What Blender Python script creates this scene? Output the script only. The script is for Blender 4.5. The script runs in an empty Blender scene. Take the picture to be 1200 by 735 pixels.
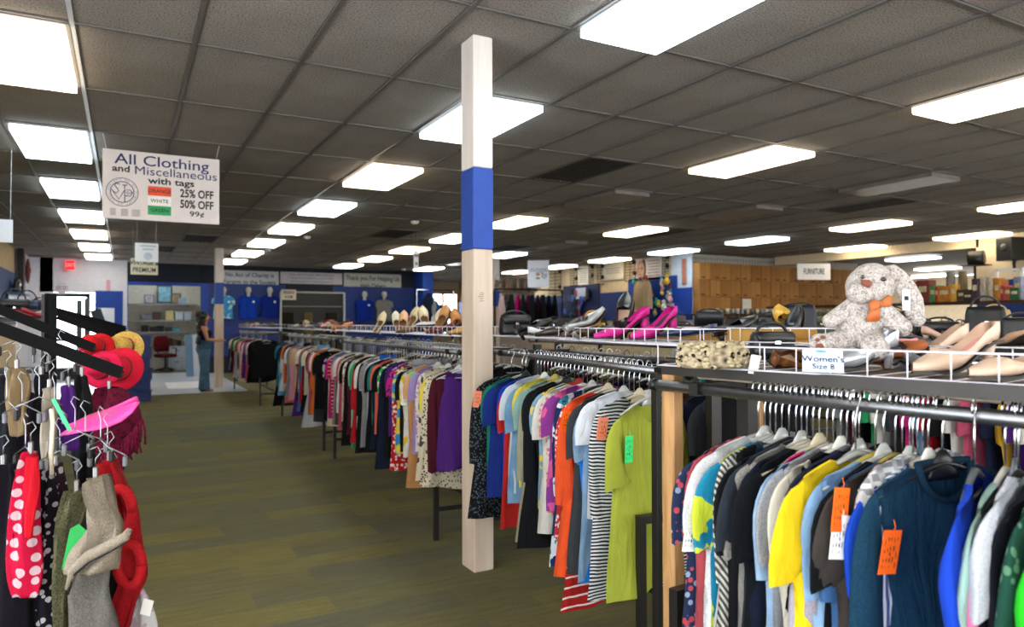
import bpy, bmesh, math, random
from mathutils import Vector, Matrix
from math import sin, cos, pi, radians as R

# ------------------------------------------------------------------ camera, world, exposure
scn = bpy.context.scene
COL = scn.collection
CAM_H = 1.41
CEIL = CAM_H + 1.6386
FPX = 828.35
YAW, PITCH, ROLL = 0.50104, 0.012585, -0.0026355
_fw = Vector((sin(YAW)*cos(PITCH), cos(YAW)*cos(PITCH), sin(PITCH)))
_rt0 = Vector((cos(YAW), -sin(YAW), 0)); _up0 = _rt0.cross(_fw)
_rt = cos(ROLL)*_rt0 + sin(ROLL)*_up0
_up = -sin(ROLL)*_rt0 + cos(ROLL)*_up0
cam_data = bpy.data.cameras.new('camera')
cam_data.sensor_width = 36.0
cam_data.lens = FPX/1200*36
cam_data.clip_start = 0.05; cam_data.clip_end = 200
cam_data.dof.use_dof = True
cam_data.dof.focus_distance = 2.6
cam_data.dof.aperture_fstop = 3.2
cam = bpy.data.objects.new('camera', cam_data)
COL.objects.link(cam)
cam.matrix_world = Matrix(((_rt.x, _up.x, -_fw.x, 0), (_rt.y, _up.y, -_fw.y, 0), (_rt.z, _up.z, -_fw.z, CAM_H), (0, 0, 0, 1)))
scn.camera = cam

world = bpy.data.worlds.new('world'); scn.world = world; world.use_nodes = True
bg = world.node_tree.nodes['Background']
bg.inputs[0].default_value = (0.88, 0.94, 1.0, 1); bg.inputs[1].default_value = 6.0
sun_data = bpy.data.lights.new('sun', 'SUN'); sun_data.energy = 75.0; sun_data.angle = R(.6); sun_data.color = (1.0, .93, .84)
sun = bpy.data.objects.new('sun', sun_data); COL.objects.link(sun); sun.rotation_euler = (R(40), 0, R(8))   # added to brighten the ceiling, through a made-up shop front behind the camera
vs = scn.view_settings
vs.view_transform = 'Standard'; vs.look = 'None'; vs.gamma = 1; vs.use_curve_mapping = False
vs.exposure = 0.62
PANEL_L = 6.0          # radiance of the fluorescent ceiling panels
scn.cycles.max_bounces = 7; scn.cycles.diffuse_bounces = 4; scn.cycles.glossy_bounces = 3
scn.cycles.transparent_max_bounces = 6; scn.cycles.caustics_reflective = False; scn.cycles.caustics_refractive = False
scn.cycles.sample_clamp_indirect = 6.0

rnd = random.Random(7)

# ------------------------------------------------------------------ helpers: points
def ray(px, py):
    return _fw + _rt*((px-600)/FPX) - _up*((py-367.5)/FPX)
def at_z(px, py, z):
    d = ray(px, py); return d*((z-CAM_H)/d.z) + Vector((0, 0, CAM_H))
def at_y(px, py, y):
    d = ray(px, py); return d*(y/d.y) + Vector((0, 0, CAM_H))
def at_x(px, py, x):
    d = ray(px, py); return d*(x/d.x) + Vector((0, 0, CAM_H))
def at_d(px, py, t):
    return ray(px, py)*t + Vector((0, 0, CAM_H))

# ------------------------------------------------------------------ helpers: materials
def lin(c):
    if isinstance(c, str):
        c = c.lstrip('#'); c = [int(c[i:i+2], 16)/255 for i in (0, 2, 4)]
    return tuple(((v/12.92) if v <= .04045 else ((v+.055)/1.055)**2.4) for v in c[:3]) + (1,)
_mats = {}
class NT:
    def __init__(s, name):
        s.m = bpy.data.materials.new(name); s.m.use_nodes = True
        s.t = s.m.node_tree; s.b = s.t.nodes['Principled BSDF']; s.out = s.t.nodes['Material Output']
    def n(s, typ, **kw):
        nd = s.t.nodes.new(typ)
        for k, v in kw.items():
            if k.startswith('i_'):
                key = k[2:]
                nd.inputs[int(key) if key.isdigit() else key.replace('_', ' ')].default_value = v
            else: setattr(nd, k, v)
        return nd
    def l(s, a, b): s.t.links.new(a, b)
    def mix(s, fac, a, b, bt='MIX'):
        nd = s.n('ShaderNodeMix', data_type='RGBA', blend_type=bt)
        for sock, v in ((nd.inputs[0], fac), (nd.inputs[6], a), (nd.inputs[7], b)):
            if hasattr(v, 'is_linked'): s.l(v, sock)
            else: sock.default_value = v
        return nd.outputs[2]
    def math(s, op, a, b=None):
        nd = s.n('ShaderNodeMath', operation=op)
        for i, v in enumerate((a, b)):
            if v is None: continue
            if hasattr(v, 'is_linked'): s.l(v, nd.inputs[i])
            else: nd.inputs[i].default_value = v
        return nd.outputs[0]
    def ramp(s, fac, *stops, interp='LINEAR'):
        nd = s.n('ShaderNodeValToRGB'); cr = nd.color_ramp; cr.interpolation = interp
        while len(cr.elements) < len(stops): cr.elements.new(.5)
        for e, (p, c) in zip(cr.elements, stops): e.position = p; e.color = c
        s.l(fac, nd.inputs[0]); return nd.outputs[0]
    def coord(s, which='Object'): return s.n('ShaderNodeTexCoord').outputs[which]
    def bump(s, h, strength=.3, dist=.01):
        nd = s.n('ShaderNodeBump', i_Strength=strength, i_Distance=dist); s.l(h, nd.inputs['Height']); s.l(nd.outputs[0], s.b.inputs['Normal'])
    def base(s, c):
        if hasattr(c, 'is_linked'): s.l(c, s.b.inputs['Base Color'])
        else: s.b.inputs['Base Color'].default_value = c
    def set(s, rough=.5, metal=0., spec=.5):
        s.b.inputs['Roughness'].default_value = rough; s.b.inputs['Metallic'].default_value = metal
        s.b.inputs['Specular IOR Level'].default_value = spec

def plain(c, rough=.6, metal=0., spec=.4, grain=.06, gs=12., bump=0., name=None):
    key = ('plain', c, rough, metal, spec, grain, gs, bump)
    if key in _mats: return _mats[key]
    t = NT(name or 'paint'); t.set(rough, metal, spec)
    nz = t.n('ShaderNodeTexNoise', i_Scale=gs, i_Detail=3.); t.l(t.coord(), nz.inputs['Vector'])
    cl = lin(c); dark = tuple(v*(1-grain*2) for v in cl[:3]) + (1,); lt = tuple(min(1, v*(1+grain)) for v in cl[:3]) + (1,)
    t.base(t.ramp(nz.outputs[0], (.3, dark), (.7, lt)))
    if bump: t.bump(nz.outputs[0], bump, .005)
    _mats[key] = t.m; return t.m
def metal(c='#b8bcc0', rough=.28):
    return plain(c, rough, 1., .5, .08, 30., name='metal')
def emit(c, s, name='light'):
    key = ('emit', c, s)
    if key in _mats: return _mats[key]
    t = NT(name); t.base((0, 0, 0, 1)); t.b.inputs['Emission Color'].default_value = lin(c); t.b.inputs['Emission Strength'].default_value = s
    _mats[key] = t.m; return t.m

def fab(c, pat=None, c2='#ffffff', sc=1., c3=None, rough=.92):
    """cloth: weave grain, a little fading, and an optional woven or printed pattern"""
    key = ('fab', c, pat, c2, sc, c3, rough)
    if key in _mats: return _mats[key]
    t = NT('cloth'); t.set(rough, 0, .15)
    co = t.coord(); dk = lambda v: tuple(q*.80 for q in lin(v)[:3])+(1,); A = dk(c); B = dk(c2); C3 = dk(c3) if c3 else None
    sep = t.n('ShaderNodeSeparateXYZ'); t.l(co, sep.inputs[0]); X, Y, Z = sep.outputs
    wob = t.n('ShaderNodeTexNoise', i_Scale=9., i_Detail=2.); t.l(co, wob.inputs['Vector'])
    wv = t.math('MULTIPLY', t.math('SUBTRACT', wob.outputs[0], .5), .02)
    def stripe(ax, per, duty):
        f = t.math('FRACT', t.math('DIVIDE', t.math('ADD', t.math('ADD', ax, wv), 20.), per)); return t.math('LESS_THAN', f, duty)
    col = None
    if pat == 'hstripe': col = t.mix(stripe(Z, .018*sc, .5), A, B)
    elif pat == 'thin': col = t.mix(stripe(Z, .03*sc, .18), A, B)
    elif pat == 'vstripe': col = t.mix(stripe(t.math('ADD', X, Y), .022*sc, .4), A, B)
    elif pat == 'dstripe': col = t.mix(stripe(t.math('ADD', t.math('MULTIPLY', X, 1.2), t.math('MULTIPLY', Z, .8)), .024*sc, .48), A, B)
    elif pat == 'plaid':
        m1 = t.mix(stripe(Z, .05*sc, .4), A, B); a2 = tuple((p+q)/2 for p, q in zip(A, B))
        col = t.mix(stripe(t.math('ADD', X, Y), .05*sc, .35), m1, C3 or a2)
    elif pat in ('floral', 'dots', 'speck'):
        mp = t.n('ShaderNodeMapping'); t.l(co, mp.inputs['Vector'])
        if pat != 'floral': mp.inputs['Scale'].default_value = (1, .35, 1)
        vo = t.n('ShaderNodeTexVoronoi', i_Scale={'floral': 44., 'dots': 26., 'speck': 70.}[pat]/sc); t.l(mp.outputs[0], vo.inputs['Vector'])
        if pat == 'dots': vo.inputs['Randomness'].default_value = .35
        fac = t.math('LESS_THAN', vo.outputs['Distance'], {'floral': .42, 'dots': .36, 'speck': .36}[pat])
        col2 = B
        if C3:
            s2 = t.n('ShaderNodeSeparateXYZ'); t.l(vo.outputs['Color'], s2.inputs[0])
            col2 = t.mix(t.math('GREATER_THAN', s2.outputs[0], .5), B, C3)
        col = t.mix(fac, A, col2)
    elif pat == 'heather':
        n2 = t.n('ShaderNodeTexNoise', i_Scale=260., i_Detail=2.); t.l(co, n2.inputs['Vector'])
        col = t.mix(t.ramp(n2.outputs[0], (.35, (0, 0, 0, 1)), (.65, (1, 1, 1, 1))), A, B)
    elif pat == 'print':
        n2 = t.n('ShaderNodeTexNoise', i_Scale=16./sc, i_Detail=3.); t.l(co, n2.inputs['Vector'])
        if C3: col = t.ramp(n2.outputs[0], (0, A), (.46, B), (.56, C3), (.64, A), interp='CONSTANT')
        else: col = t.ramp(n2.outputs[0], (0, A), (.52, B), interp='CONSTANT')
    elif pat == 'denim':
        wv2 = t.n('ShaderNodeTexNoise', i_Scale=7., i_Detail=4.); t.l(co, wv2.inputs['Vector'])
        col = t.mix(t.ramp(wv2.outputs[0], (.35, (0, 0, 0, 1)), (.7, (1, 1, 1, 1))), A, B)
    elif pat == 'knit':
        vo = t.n('ShaderNodeTexVoronoi', i_Scale=130./sc); t.l(co, vo.inputs['Vector'])
        col = t.mix(t.ramp(vo.outputs['Distance'], (.1, (0, 0, 0, 1)), (.6, (1, 1, 1, 1))), A, B)
        t.bump(vo.outputs['Distance'], .8, .004)
    else: col = A
    fade = t.n('ShaderNodeTexNoise', i_Scale=14., i_Detail=3.); t.l(co, fade.inputs['Vector'])
    fcol = t.ramp(fade.outputs[0], (.25, (.84, .84, .85, 1)), (.75, (1.0, 1.0, 1.0, 1)))
    t.base(t.mix(1.0, col, fcol, 'MULTIPLY'))
    if pat != 'knit':
        mpw = t.n('ShaderNodeMapping'); t.l(co, mpw.inputs['Vector']); mpw.inputs['Scale'].default_value = (1, 1, .32); mpw.inputs['Rotation'].default_value = (0, .3, 0)
        cr = t.n('ShaderNodeTexNoise', i_Scale=22., i_Detail=4., i_Distortion=.8); t.l(mpw.outputs[0], cr.inputs['Vector']); t.bump(cr.outputs[0], .55, .02)
    _mats[key] = t.m; return t.m

# ------------------------------------------------------------------ helpers: meshes
class MB:
    def __init__(s): s.v = []; s.f = []
    def quad(s, a, b, c, d):
        n = len(s.v); s.v += [tuple(a), tuple(b), tuple(c), tuple(d)]; s.f.append((n, n+1, n+2, n+3)); return s
    def box(s, c, size, rz=0., m=None):
        hx, hy, hz = size[0]/2, size[1]/2, size[2]/2; n = len(s.v); ca, sa = cos(rz), sin(rz)
        for z in (-hz, hz):
            for x, y in ((-hx, -hy), (hx, -hy), (hx, hy), (-hx, hy)):
                p = Vector((x*ca-y*sa+c[0], x*sa+y*ca+c[1], z+c[2]))
                s.v.append(tuple(m @ p) if m else tuple(p))
        for f in ((3, 2, 1, 0), (4, 5, 6, 7), (0, 1, 5, 4), (1, 2, 6, 5), (2, 3, 7, 6), (3, 0, 4, 7)): s.f.append(tuple(n+i for i in f))
        return s
    def bbox(s, c, size, bev=.01, rz=0.):
        """box with chamfered edges"""
        hx, hy, hz = size[0]/2, size[1]/2, size[2]/2; b = min(bev, hx*.9, hy*.9, hz*.9); ca, sa = cos(rz), sin(rz)
        def ring(ix, iy, z): return [(-ix+b, -iy), (ix-b, -iy), (ix, -iy+b), (ix, iy-b), (ix-b, iy), (-ix+b, iy), (-ix, iy-b), (-ix, -iy+b)], z
        rs = []
        for ins, z in ((b, -hz), (0, -hz+b), (0, hz-b), (b, hz)):
            pts, zz = ring(hx-ins, hy-ins, z)
            rs.append([Vector((x*ca-y*sa+c[0], x*sa+y*ca+c[1], zz+c[2])) for x, y in pts])
        return s.skin(rs, closed=True, cap=True)
    def skin(s, rings, closed=True, cap=False):
        n0 = len(s.v); k = len(rings[0])
        for r in rings: s.v += [tuple(p) for p in r]
        for i in range(len(rings)-1):
            for j in range(k if closed else k-1):
                a = n0+i*k+j; b = n0+i*k+(j+1) % k; s.f.append((a, b, b+k, a+k))
        if cap:
            s.f.append(tuple(n0+j for j in reversed(range(k)))); s.f.append(tuple(n0+(len(rings)-1)*k+j for j in range(k)))
        return s
    def tube(s, pts, r, n=8, cap=True):
        pts = [Vector(p) for p in pts]; rings = []
        rs = r if isinstance(r, (list, tuple)) else [r]*len(pts)
        t0 = (pts[1]-pts[0]).normalized(); up = Vector((0, 0, 1)) if abs(t0.z) < .9 else Vector((1, 0, 0))
        nx = t0.cross(up).normalized()
        for i, p in enumerate(pts):
            t = (pts[min(i+1, len(pts)-1)]-pts[max(i-1, 0)]).normalized()
            nx = (nx - t*nx.dot(t)).normalized(); ny = t.cross(nx)
            rings.append([p + (nx*cos(2*pi*j/n)+ny*sin(2*pi*j/n))*rs[i] for j in range(n)])
        return s.skin(rings, True, cap)
    def lathe(s, prof, n=20, c=(0, 0, 0), cap=True):
        return s.skin([[Vector((c[0]+r*cos(2*pi*j/n), c[1]+r*sin(2*pi*j/n), c[2]+z)) for j in range(n)] for r, z in prof], True, cap)
    def loft(s, secs, n=16, cap=True, p=2.0):
        """secs: (centre, half width vector, half height vector) super-ellipses"""
        rings = []
        for c, a, b in secs:
            c, a, b = Vector(c), Vector(a), Vector(b); ring = []
            for j in range(n):
                t = 2*pi*j/n; ct, st = cos(t), sin(t)
                ring.append(c + a*math.copysign(abs(ct)**(2/p), ct) + b*math.copysign(abs(st)**(2/p), st))
            rings.append(ring)
        return s.skin(rings, True, cap)
    def ellipsoid(s, c, r, nu=16, nv=10, m=None):
        rings = []
        for i in range(nv+1):
            ph = -pi/2 + pi*i/nv; cr = max(cos(ph), .02)
            ring = [Vector((r[0]*cr*cos(2*pi*j/nu), r[1]*cr*sin(2*pi*j/nu), r[2]*sin(ph))) for j in range(nu)]
            rings.append([(m @ q if m else q) + Vector(c) for q in ring])
        return s.skin(rings, True, True)
    def mesh(s, name, smooth=True):
        me = bpy.data.meshes.new(name); me.from_pydata(s.v, [], s.f); me.update()
        if smooth:
            me.polygons.foreach_set('use_smooth', [True]*len(me.polygons))
        return me
    def build(s, name, mat, parent=None, loc=None, smooth=False, rot=None):
        o = bpy.data.objects.new(name, s.mesh(name, smooth)); COL.objects.link(o)
        if mat: o.data.materials.append(mat)
        if parent: o.parent = parent
        if loc is not None: o.location = loc
        if rot is not None: o.rotation_euler = rot
        return o
def tag(o, label=None, cat=None, group=None, kind=None):
    if label: o['label'] = label
    if cat: o['category'] = cat
    if group: o['group'] = group
    if kind: o['kind'] = kind
    return o
def empty(name, loc=(0, 0, 0), rz=0., label=None, cat=None, group=None):
    o = bpy.data.objects.new(name, None); COL.objects.link(o); o.location = loc; o.rotation_euler = (0, 0, rz); o.empty_display_size = .05
    return tag(o, label, cat, group)
def inst(me, name, mat=None, parent=None, loc=(0, 0, 0), rot=(0, 0, 0), sc=None):
    o = bpy.data.objects.new(name, me); COL.objects.link(o); o.location = loc; o.rotation_euler = rot
    if sc: o.scale = sc
    if parent: o.parent = parent
    if mat:
        if not len(me.materials): me.materials.append(mat)
        o.material_slots[0].link = 'OBJECT'; o.material_slots[0].material = mat
    return o
def structure(name, mb, mat, parent=None, smooth=False):
    o = mb.build(name, mat, parent, smooth=smooth)
    if not parent: o['kind'] = 'structure'
    return o
def text(s, name, size, loc, rot, mat, parent=None, align='CENTER', bold=0., sx=1., shear=0., ext=.0008):
    cu = bpy.data.curves.new(name, 'FONT'); cu.body = s; cu.size = size; cu.align_x = align; cu.align_y = 'CENTER'; cu.offset = bold; cu.extrude = ext; cu.shear = shear; cu.resolution_u = 3
    o = bpy.data.objects.new(name, cu); COL.objects.link(o); o.location = loc; o.rotation_euler = rot; o.scale = (sx, 1, 1)
    cu.materials.append(mat)
    if parent: o.parent = parent
    return o
UPR = (pi/2, 0, 0)

# colours
INK = plain('#15181c', .7); NAVYINK = plain('#16245c', .6); WHITE = plain('#e9e6e0', .55, grain=.03); CREAM = plain('#d9c7a6', .8, grain=.04)
CHROME = metal('#c9ccd0', .22); DULL = metal('#8b8a88', .42); BLACKM = plain('#060606', .38, spec=.4); DARKSTEEL = plain('#2a2826', .4, .6)
STEELROD = metal('#85868a', .4)
WIRE = plain('#d6d2dc', .35, .0, .6, .03)
WOOD = None
# ------------------------------------------------------------------ the room shell
def mat_carpet():
    t = NT('carpet'); t.set(.97, 0, .1)
    co = t.coord()
    mp = t.n('ShaderNodeMapping'); t.l(co, mp.inputs['Vector'])
    br = t.n('ShaderNodeTexBrick', offset=.37, i_Scale=1.0); t.l(mp.outputs[0], br.inputs['Vector'])
    br.inputs['Color1'].default_value = (.0, .0, .0, 1); br.inputs['Color2'].default_value = (1, 1, 1, 1); br.inputs['Mortar'].default_value = (.4, .4, .4, 1)
    br.inputs['Mortar Size'].default_value = .0; br.inputs['Brick Width'].default_value = .92; br.inputs['Row Height'].default_value = .23; br.inputs['Bias'].default_value = 0
    n1 = t.n('ShaderNodeTexNoise', i_Scale=2.2, i_Detail=5.); t.l(co, n1.inputs['Vector'])
    st = t.n('ShaderNodeMapping'); t.l(co, st.inputs['Vector']); st.inputs['Scale'].default_value = (2.2, 14, 1)
    n2 = t.n('ShaderNodeTexNoise', i_Scale=2.0, i_Detail=6.); t.l(st.outputs[0], n2.inputs['Vector'])
    n3 = t.n('ShaderNodeTexNoise', i_Scale=170., i_Detail=4.); t.l(co, n3.inputs['Vector'])
    a = t.mix(br.outputs[0], lin('#80794a'), lin('#646657'))
    b = t.mix(t.ramp(n1.outputs[0], (.35, (0, 0, 0, 1)), (.7, (.35, .35, .35, 1))), a, lin('#6d5f3c'))
    c = t.mix(t.ramp(n2.outputs[0], (.35, (0, 0, 0, 1)), (.8, (.35, .35, .35, 1))), b, lin('#3f3d2a'))
    d = t.mix(t.ramp(n3.outputs[0], (.3, (0, 0, 0, 1)), (.7, (.5, .5, .5, 1))), c, lin('#2c2b1c'))
    t.base(d); t.bump(n3.outputs[0], .5, .004); return t.m
def mat_tile():
    t = NT('ceiling tile'); t.set(.95, 0, .1); co = t.coord()
    n = t.n('ShaderNodeTexNoise', i_Scale=95., i_Detail=3.); t.l(co, n.inputs['Vector'])
    n2 = t.n('ShaderNodeTexNoise', i_Scale=2.5, i_Detail=2.); t.l(co, n2.inputs['Vector'])
    a = t.ramp(n.outputs[0], (.30, lin('#55504c')), (.43, lin('#8f8984')), (.6, lin('#a09a95')))
    t.base(t.mix(1., a, t.ramp(n2.outputs[0], (.3, (.86, .85, .84, 1)), (.7, (1, 1, 1, 1))), 'MULTIPLY'))
    t.bump(n.outputs[0], .6, .004); return t.m
def mat_wood(c1='#b98d5d', c2='#8a6238', sc=1.):
    key = ('wood', c1, c2, sc)
    if key in _mats: return _mats[key]
    t = NT('wood'); t.set(.6, 0, .3); mp = t.n('ShaderNodeMapping'); t.l(t.coord(), mp.inputs['Vector']); mp.inputs['Scale'].default_value = (9*sc, 9*sc, .9*sc)
    n = t.n('ShaderNodeTexNoise', i_Scale=4., i_Detail=5., i_Distortion=.6); t.l(mp.outputs[0], n.inputs['Vector'])
    t.base(t.ramp(n.outputs[0], (.3, lin(c2)), (.65, lin(c1)))); t.bump(n.outputs[0], .15, .003)
    _mats[key] = t.m; return t.m
WOOD = mat_wood()
CARPET = mat_carpet(); TILE = mat_tile()
XL, XR, YB, YF = -2.1, 14.5, 21.5, -5.0
structure('floor', MB().box((11.0, 10.5, -.05), (28, 33, .1)), CARPET)
pale_floor = structure('trim_1', MB().box((.1, 18.9, .004), (4.3, 6.6, .012)), plain('#c2cad6', .25, grain=.05))  # pale bluish patch of floor toward the back wall
structure('wall_left', MB().box((XL-.1, 14.6, CEIL/2), (.2, 13.2, CEIL)).box((XL-.1, 1.5, .3), (.2, 13.2, .6)).box((XL-.1, 1.5, 2.9), (.2, 13.2, .4)).box((XL-.1, 5.6, 1.65), (.2, 5., 2.2)), plain('#c5ae86', .85))
lf = MB()
for k in range(5): lf.box((XL-.1, -5+k*2.02, 1.65), (.12, .08, 2.1))
structure('fill_window_left', lf, plain('#2b2f36', .5))  # unseen window, added to brighten the left side and the ceiling
structure('trim_2', MB().box((XL+.004, 14.2, 1.95), (.02, 10., 1.1)), plain('#2c4a78', .7))
structure('trim_3', MB().box((XL+.012, 20.1, CEIL/2), (.03, 2.6, CEIL)), plain('#dfe0e6', .8))
WHITEW = plain('#d9dbe6', .85, grain=.03); NAVY = plain('#0e1424', .75); BLUE = plain('#123f9c', .6); SLATB = plain('#0d2d74', .55)
# back wall, pieces around the door and the alcove
BK = MB().box((-1.85, YB-.6+.1, CEIL/2), (.55, .2, CEIL))
BK.box((-.9, YB-.5, (2.2+CEIL)/2), (1.9, .2, CEIL-2.2)); BK.box((-.3, YB-.5, 1.1), (.7, .2, 2.2))
structure('wall_back', BK, WHITEW)
BB = MB().box((4.9+.3, YB+.1, CEIL/2), (6.66, .2, CEIL)); BB.box((.92, YB+.1, (2.45+CEIL)/2), (1.95, .2, CEIL-2.45))
structure('wall_back.001', BB, NAVY)
structure('trim_4', MB().box((1.02, YB-.012, 2.49), (2.1, .03, .08)).box((-.0, YB-.012, 1.22), (.14, .03, 2.46)).box((1.98, YB-.012, 1.22), (.22, .03, 2.46)), BLUE)
structure('trim_5', MB().box((-.36, YB-.63, 1.72), (.62, .04, 1.05)), BLUE)
structure('wall_back.002', MB().box((8.36, YB-.3, CEIL/2), (.34, .9, CEIL)), BLUE)
# slat wall behind the T-shirts: one board after another with a groove between
slat = MB()
for k in range(14): slat.box((3.1, YB-.02, .55+k*.147), (2.1, .04, .138))
for k in range(14): slat.box((6.85, YB-.02, .55+k*.147), (2.6, .04, .138))
structure('trim_6', slat, SLATB)
# alcove behind the opening
AL = MB().box((.95, YB+2.55, CEIL/2), (2.6, .1, CEIL)).box((-.15, YB+1.3, CEIL/2), (.1, 2.4, CEIL)).box((2.2, YB+1.3, CEIL/2), (.1, 2.4, CEIL))
structure('wall_alcove', AL, plain('#cfc8bb', .85))
WFM = plain('#cdbb98', .85)
structure('wall_front', MB().box((6.2, YF-.1, .2), (17, .2, .4)).box((6.2, YF-.1, 2.88), (17, .2, .36)), WFM)
structure('bounce_floor', MB().box((6.2, -3.7, .003), (16.4, 2.6, .012)), plain('#d8cfc2', .6, grain=.04))  # unseen pale floor, added to bounce sunlight up to the ceiling
sf = MB()
for k in range(10): sf.box((-2.1+k*1.84, YF-.1, 1.55), (.08, .12, 2.3))
structure('fill_window_front', sf, plain('#2b2f36', .5))  # unseen shop window, added to let sun and sky light in
# right side: header and wall with a wide opening to the furniture room
RW = MB().box((XR+.1, (7.7+YF)/2, CEIL/2), (.2, 7.7-YF, CEIL)).box((XR+.1, 10.1, (2.84+CEIL)/2), (.2, 4.9, CEIL-2.84))
structure('wall_right', RW, CREAM)
structure('trim_7', MB().box((XR-.012, (7.68+YF)/2, 1.82), (.03, 7.68-YF, .74)), SLATB)
structure('wall_right.001', MB().box((15.0, 12.95, CEIL/2), (6.4, .2, CEIL)), plain('#b9b1a4', .85))
SW = MB().box((11.9, 19.6, CEIL/2), (.2, 13.1, CEIL))
structure('wall_right.002', SW, CREAM)
structure('trim_8', MB().box((11.78, 19.6, 1.84), (.03, 13.0, .78)), SLATB)
structure('trim_9', MB().box((11.79, 12.98, CEIL/2), (.04, .7, CEIL)), plain('#cdd5e2', .8))
structure('trim_10', MB().box((11.76, 12.98, 1.84), (.05, .72, .78)), BLUE)
# furniture room
structure('wall_far', MB().box((26.5, 6, CEIL/2), (.2, 24, CEIL)), plain('#c9b596', .85))
structure('wall_far.001', MB().box((20.5, -5.1, CEIL/2), (12, .2, CEIL)).box((22.3, 17.9, CEIL/2), (8.4, .2, CEIL)).box((18.2, 15.5, CEIL/2), (.2, 5, CEIL)), plain('#c9b596', .85))
# north-east corner with the shop windows
NE = MB().box((8.75, 26.1, CEIL/2), (.9, .2, CEIL)).box((10.5, 26.1, .45), (2.6, .2, .9)).box((10.5, 26.1, 2.84), (2.6, .2, .5)).box((8.45, 23.6, CEIL/2), (.1, 5.2, CEIL))
structure('wall_back.003', NE, plain('#d8c4a2', .85))
wf = MB()
for x in (9.22, 9.88, 10.5, 11.12, 11.78): wf.box((x, 26.05, 1.75), (.09 if x in (9.22, 11.78) else .06, .12, 1.7))
wf.box((10.5, 26.05, .92), (2.6, .14, .06)).box((10.5, 26.05, 2.57), (2.6, .14, .06))
win = structure('window_1', wf, plain('#d98f45', .6))
def mat_glass():
    t = NT('glass'); t.set(.03, 0, .5); t.base((.9, .95, 1, 1)); t.b.inputs['Transmission Weight'].default_value = 1.; t.b.inputs['IOR'].default_value = 1.02; return t.m
GLASS = mat_glass()
for i, x in enumerate((9.55, 10.19, 10.81, 11.45)): MB().box((x, 26.05, 1.75), (.58, .008, 1.6)).build('pane', GLASS, win)
# glazed exit door
DX, DY = -1.22, YB-.52
d = MB()
for x in (-1.62, -.82): d.box((x, DY, 1.08), (.08, .1, 2.16))
d.box((DX, DY, 2.13), (.88, .1, .1)).box((DX, DY, .15), (.8, .06, .28)).box((DX, DY, 1.0), (.8, .06, .08))
door = structure('door_1', d, plain('#1c2430', .5))
MB().box((DX, DY, 1.62), (.74, .008, 1.0)).build('pane', GLASS, door); MB().box((DX, DY, .62), (.74, .008, .68)).build('pane', GLASS, door)
MB().tube([(DX+.25, DY-.08, .85), (DX+.25, DY-.08, 1.25)], .012).build('door_handle', CHROME, door, smooth=True)
structure('ground_outside', MB().box((5, 34, -.12), (60, 15, .1)), plain('#b9b6ad', .9))
# ------------------------------------------------------------------ ceiling: slab, runners, lay-in tiles
TX0, TY0, TW, TL = -.2589, 4.5028, .61, 1.22
ceil = structure('ceiling', MB().box((12, 10, CEIL+.25), (30, 34, .1)), plain('#6a6560', .9))
structure('ceiling.001', MB().box((20.6, 6.4, CEIL+.06), (12, 24, .05)), plain('#7d746c', .9))
lights = {}
for i in (-1, 4, 9):
    for j in range(-4, 14, 2): lights[(i, j)] = 1
for j in (4, 8, 12, -2): lights[(13, j)] = 1
for i in (18, 23):
    for j in range(-4, 13 if i == 18 else 6, 2): lights[(i, j)] = 1
dark_lights = {(9, 2), (13, 0), (13, 2), (13, 6), (13, 10)}
for k in dark_lights: lights[k] = 0
vents = [(7, 1), (15, 1), (7, 6), (14, 4), (4, 11), (12, 7), (2, 8), (1, 10)]
I0, I1, J0, J1 = -3, 24, -8, 18
def inside(i, j):
    x, y = TX0+(i+.5)*TW, TY0+(j+.5)*TL
    return XL-.3 < x < XR+.1 and YF-1 < y < (YB+.4 if x < 8.6 else 26.2) and not (x > 11.9 and y > 13.2)
_sun = NT
tb = MB().bbox((0, 0, .007), (TW-.022, TL-.022, .014), .004); tile_me = tb.mesh('ceiling_tile', False)
tiles = []
for i in range(I0, I1+1):
    for j in range(J0, J1+1):
        if inside(i, j) and (i, j) not in lights and (i, j) not in vents:
            x, y = TX0+(i+.5)*TW, TY0+(j+.5)*TL
            d = Vector((x, y, CEIL-CAM_H)); z = d.dot(_fw); u = d.dot(_rt)/z if z > .2 else 9; w = d.dot(_up)/z if z > .2 else 9
            vis = abs(u) < .78 and w < .50
            tiles.append((0 if vis else 1, d.length, i, j, x, y))
tiles.sort(); rest = MB()
for n, (v, dd, i, j, x, y) in enumerate(tiles):
    if v == 0 and n < 296:
        inst(tile_me, 'ceiling_tile', TILE, ceil, (x, y, CEIL+.004+rnd.uniform(-.0015, .0025)), (rnd.uniform(-.002, .002), rnd.uniform(-.003, .003), 0))
    else: rest.bbox((x, y, CEIL+.011), (TW-.022, TL-.022, .014), .004)
o = rest.build('ceiling_tile', TILE, ceil); o['kind'] = 'stuff'
GRIDM = plain('#5f5b58', .5, grain=.04); GRIDW = plain('#c9cdd6', .3, grain=.03)
for i in range(I0, I1+2):
    x = TX0+i*TW
    if x > XR+.1 or x < XL: continue
    y1 = YB if x < 8.6 else (26 if x < 11.8 else 12.9)
    MB().box((x, (YF+y1)/2, CEIL-.002), (.024, y1-YF, .012)).build('grid_runner', GRIDW if i == 0 else GRIDM, ceil)
ct = MB()
for j in range(J0, J1+2):
    y = TY0+j*TL
    if y < YF or y > 26: continue
    xa, xb = (XL, XR) if y < 12.9 else ((XL, 11.8) if y < YB else (8.6, 11.8))
    ct.box(((xa+xb)/2, y, CEIL-.001), (xb-xa, .02, .010))
o = ct.build('cross_tees', GRIDM, ceil); o['kind'] = 'stuff'
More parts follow.
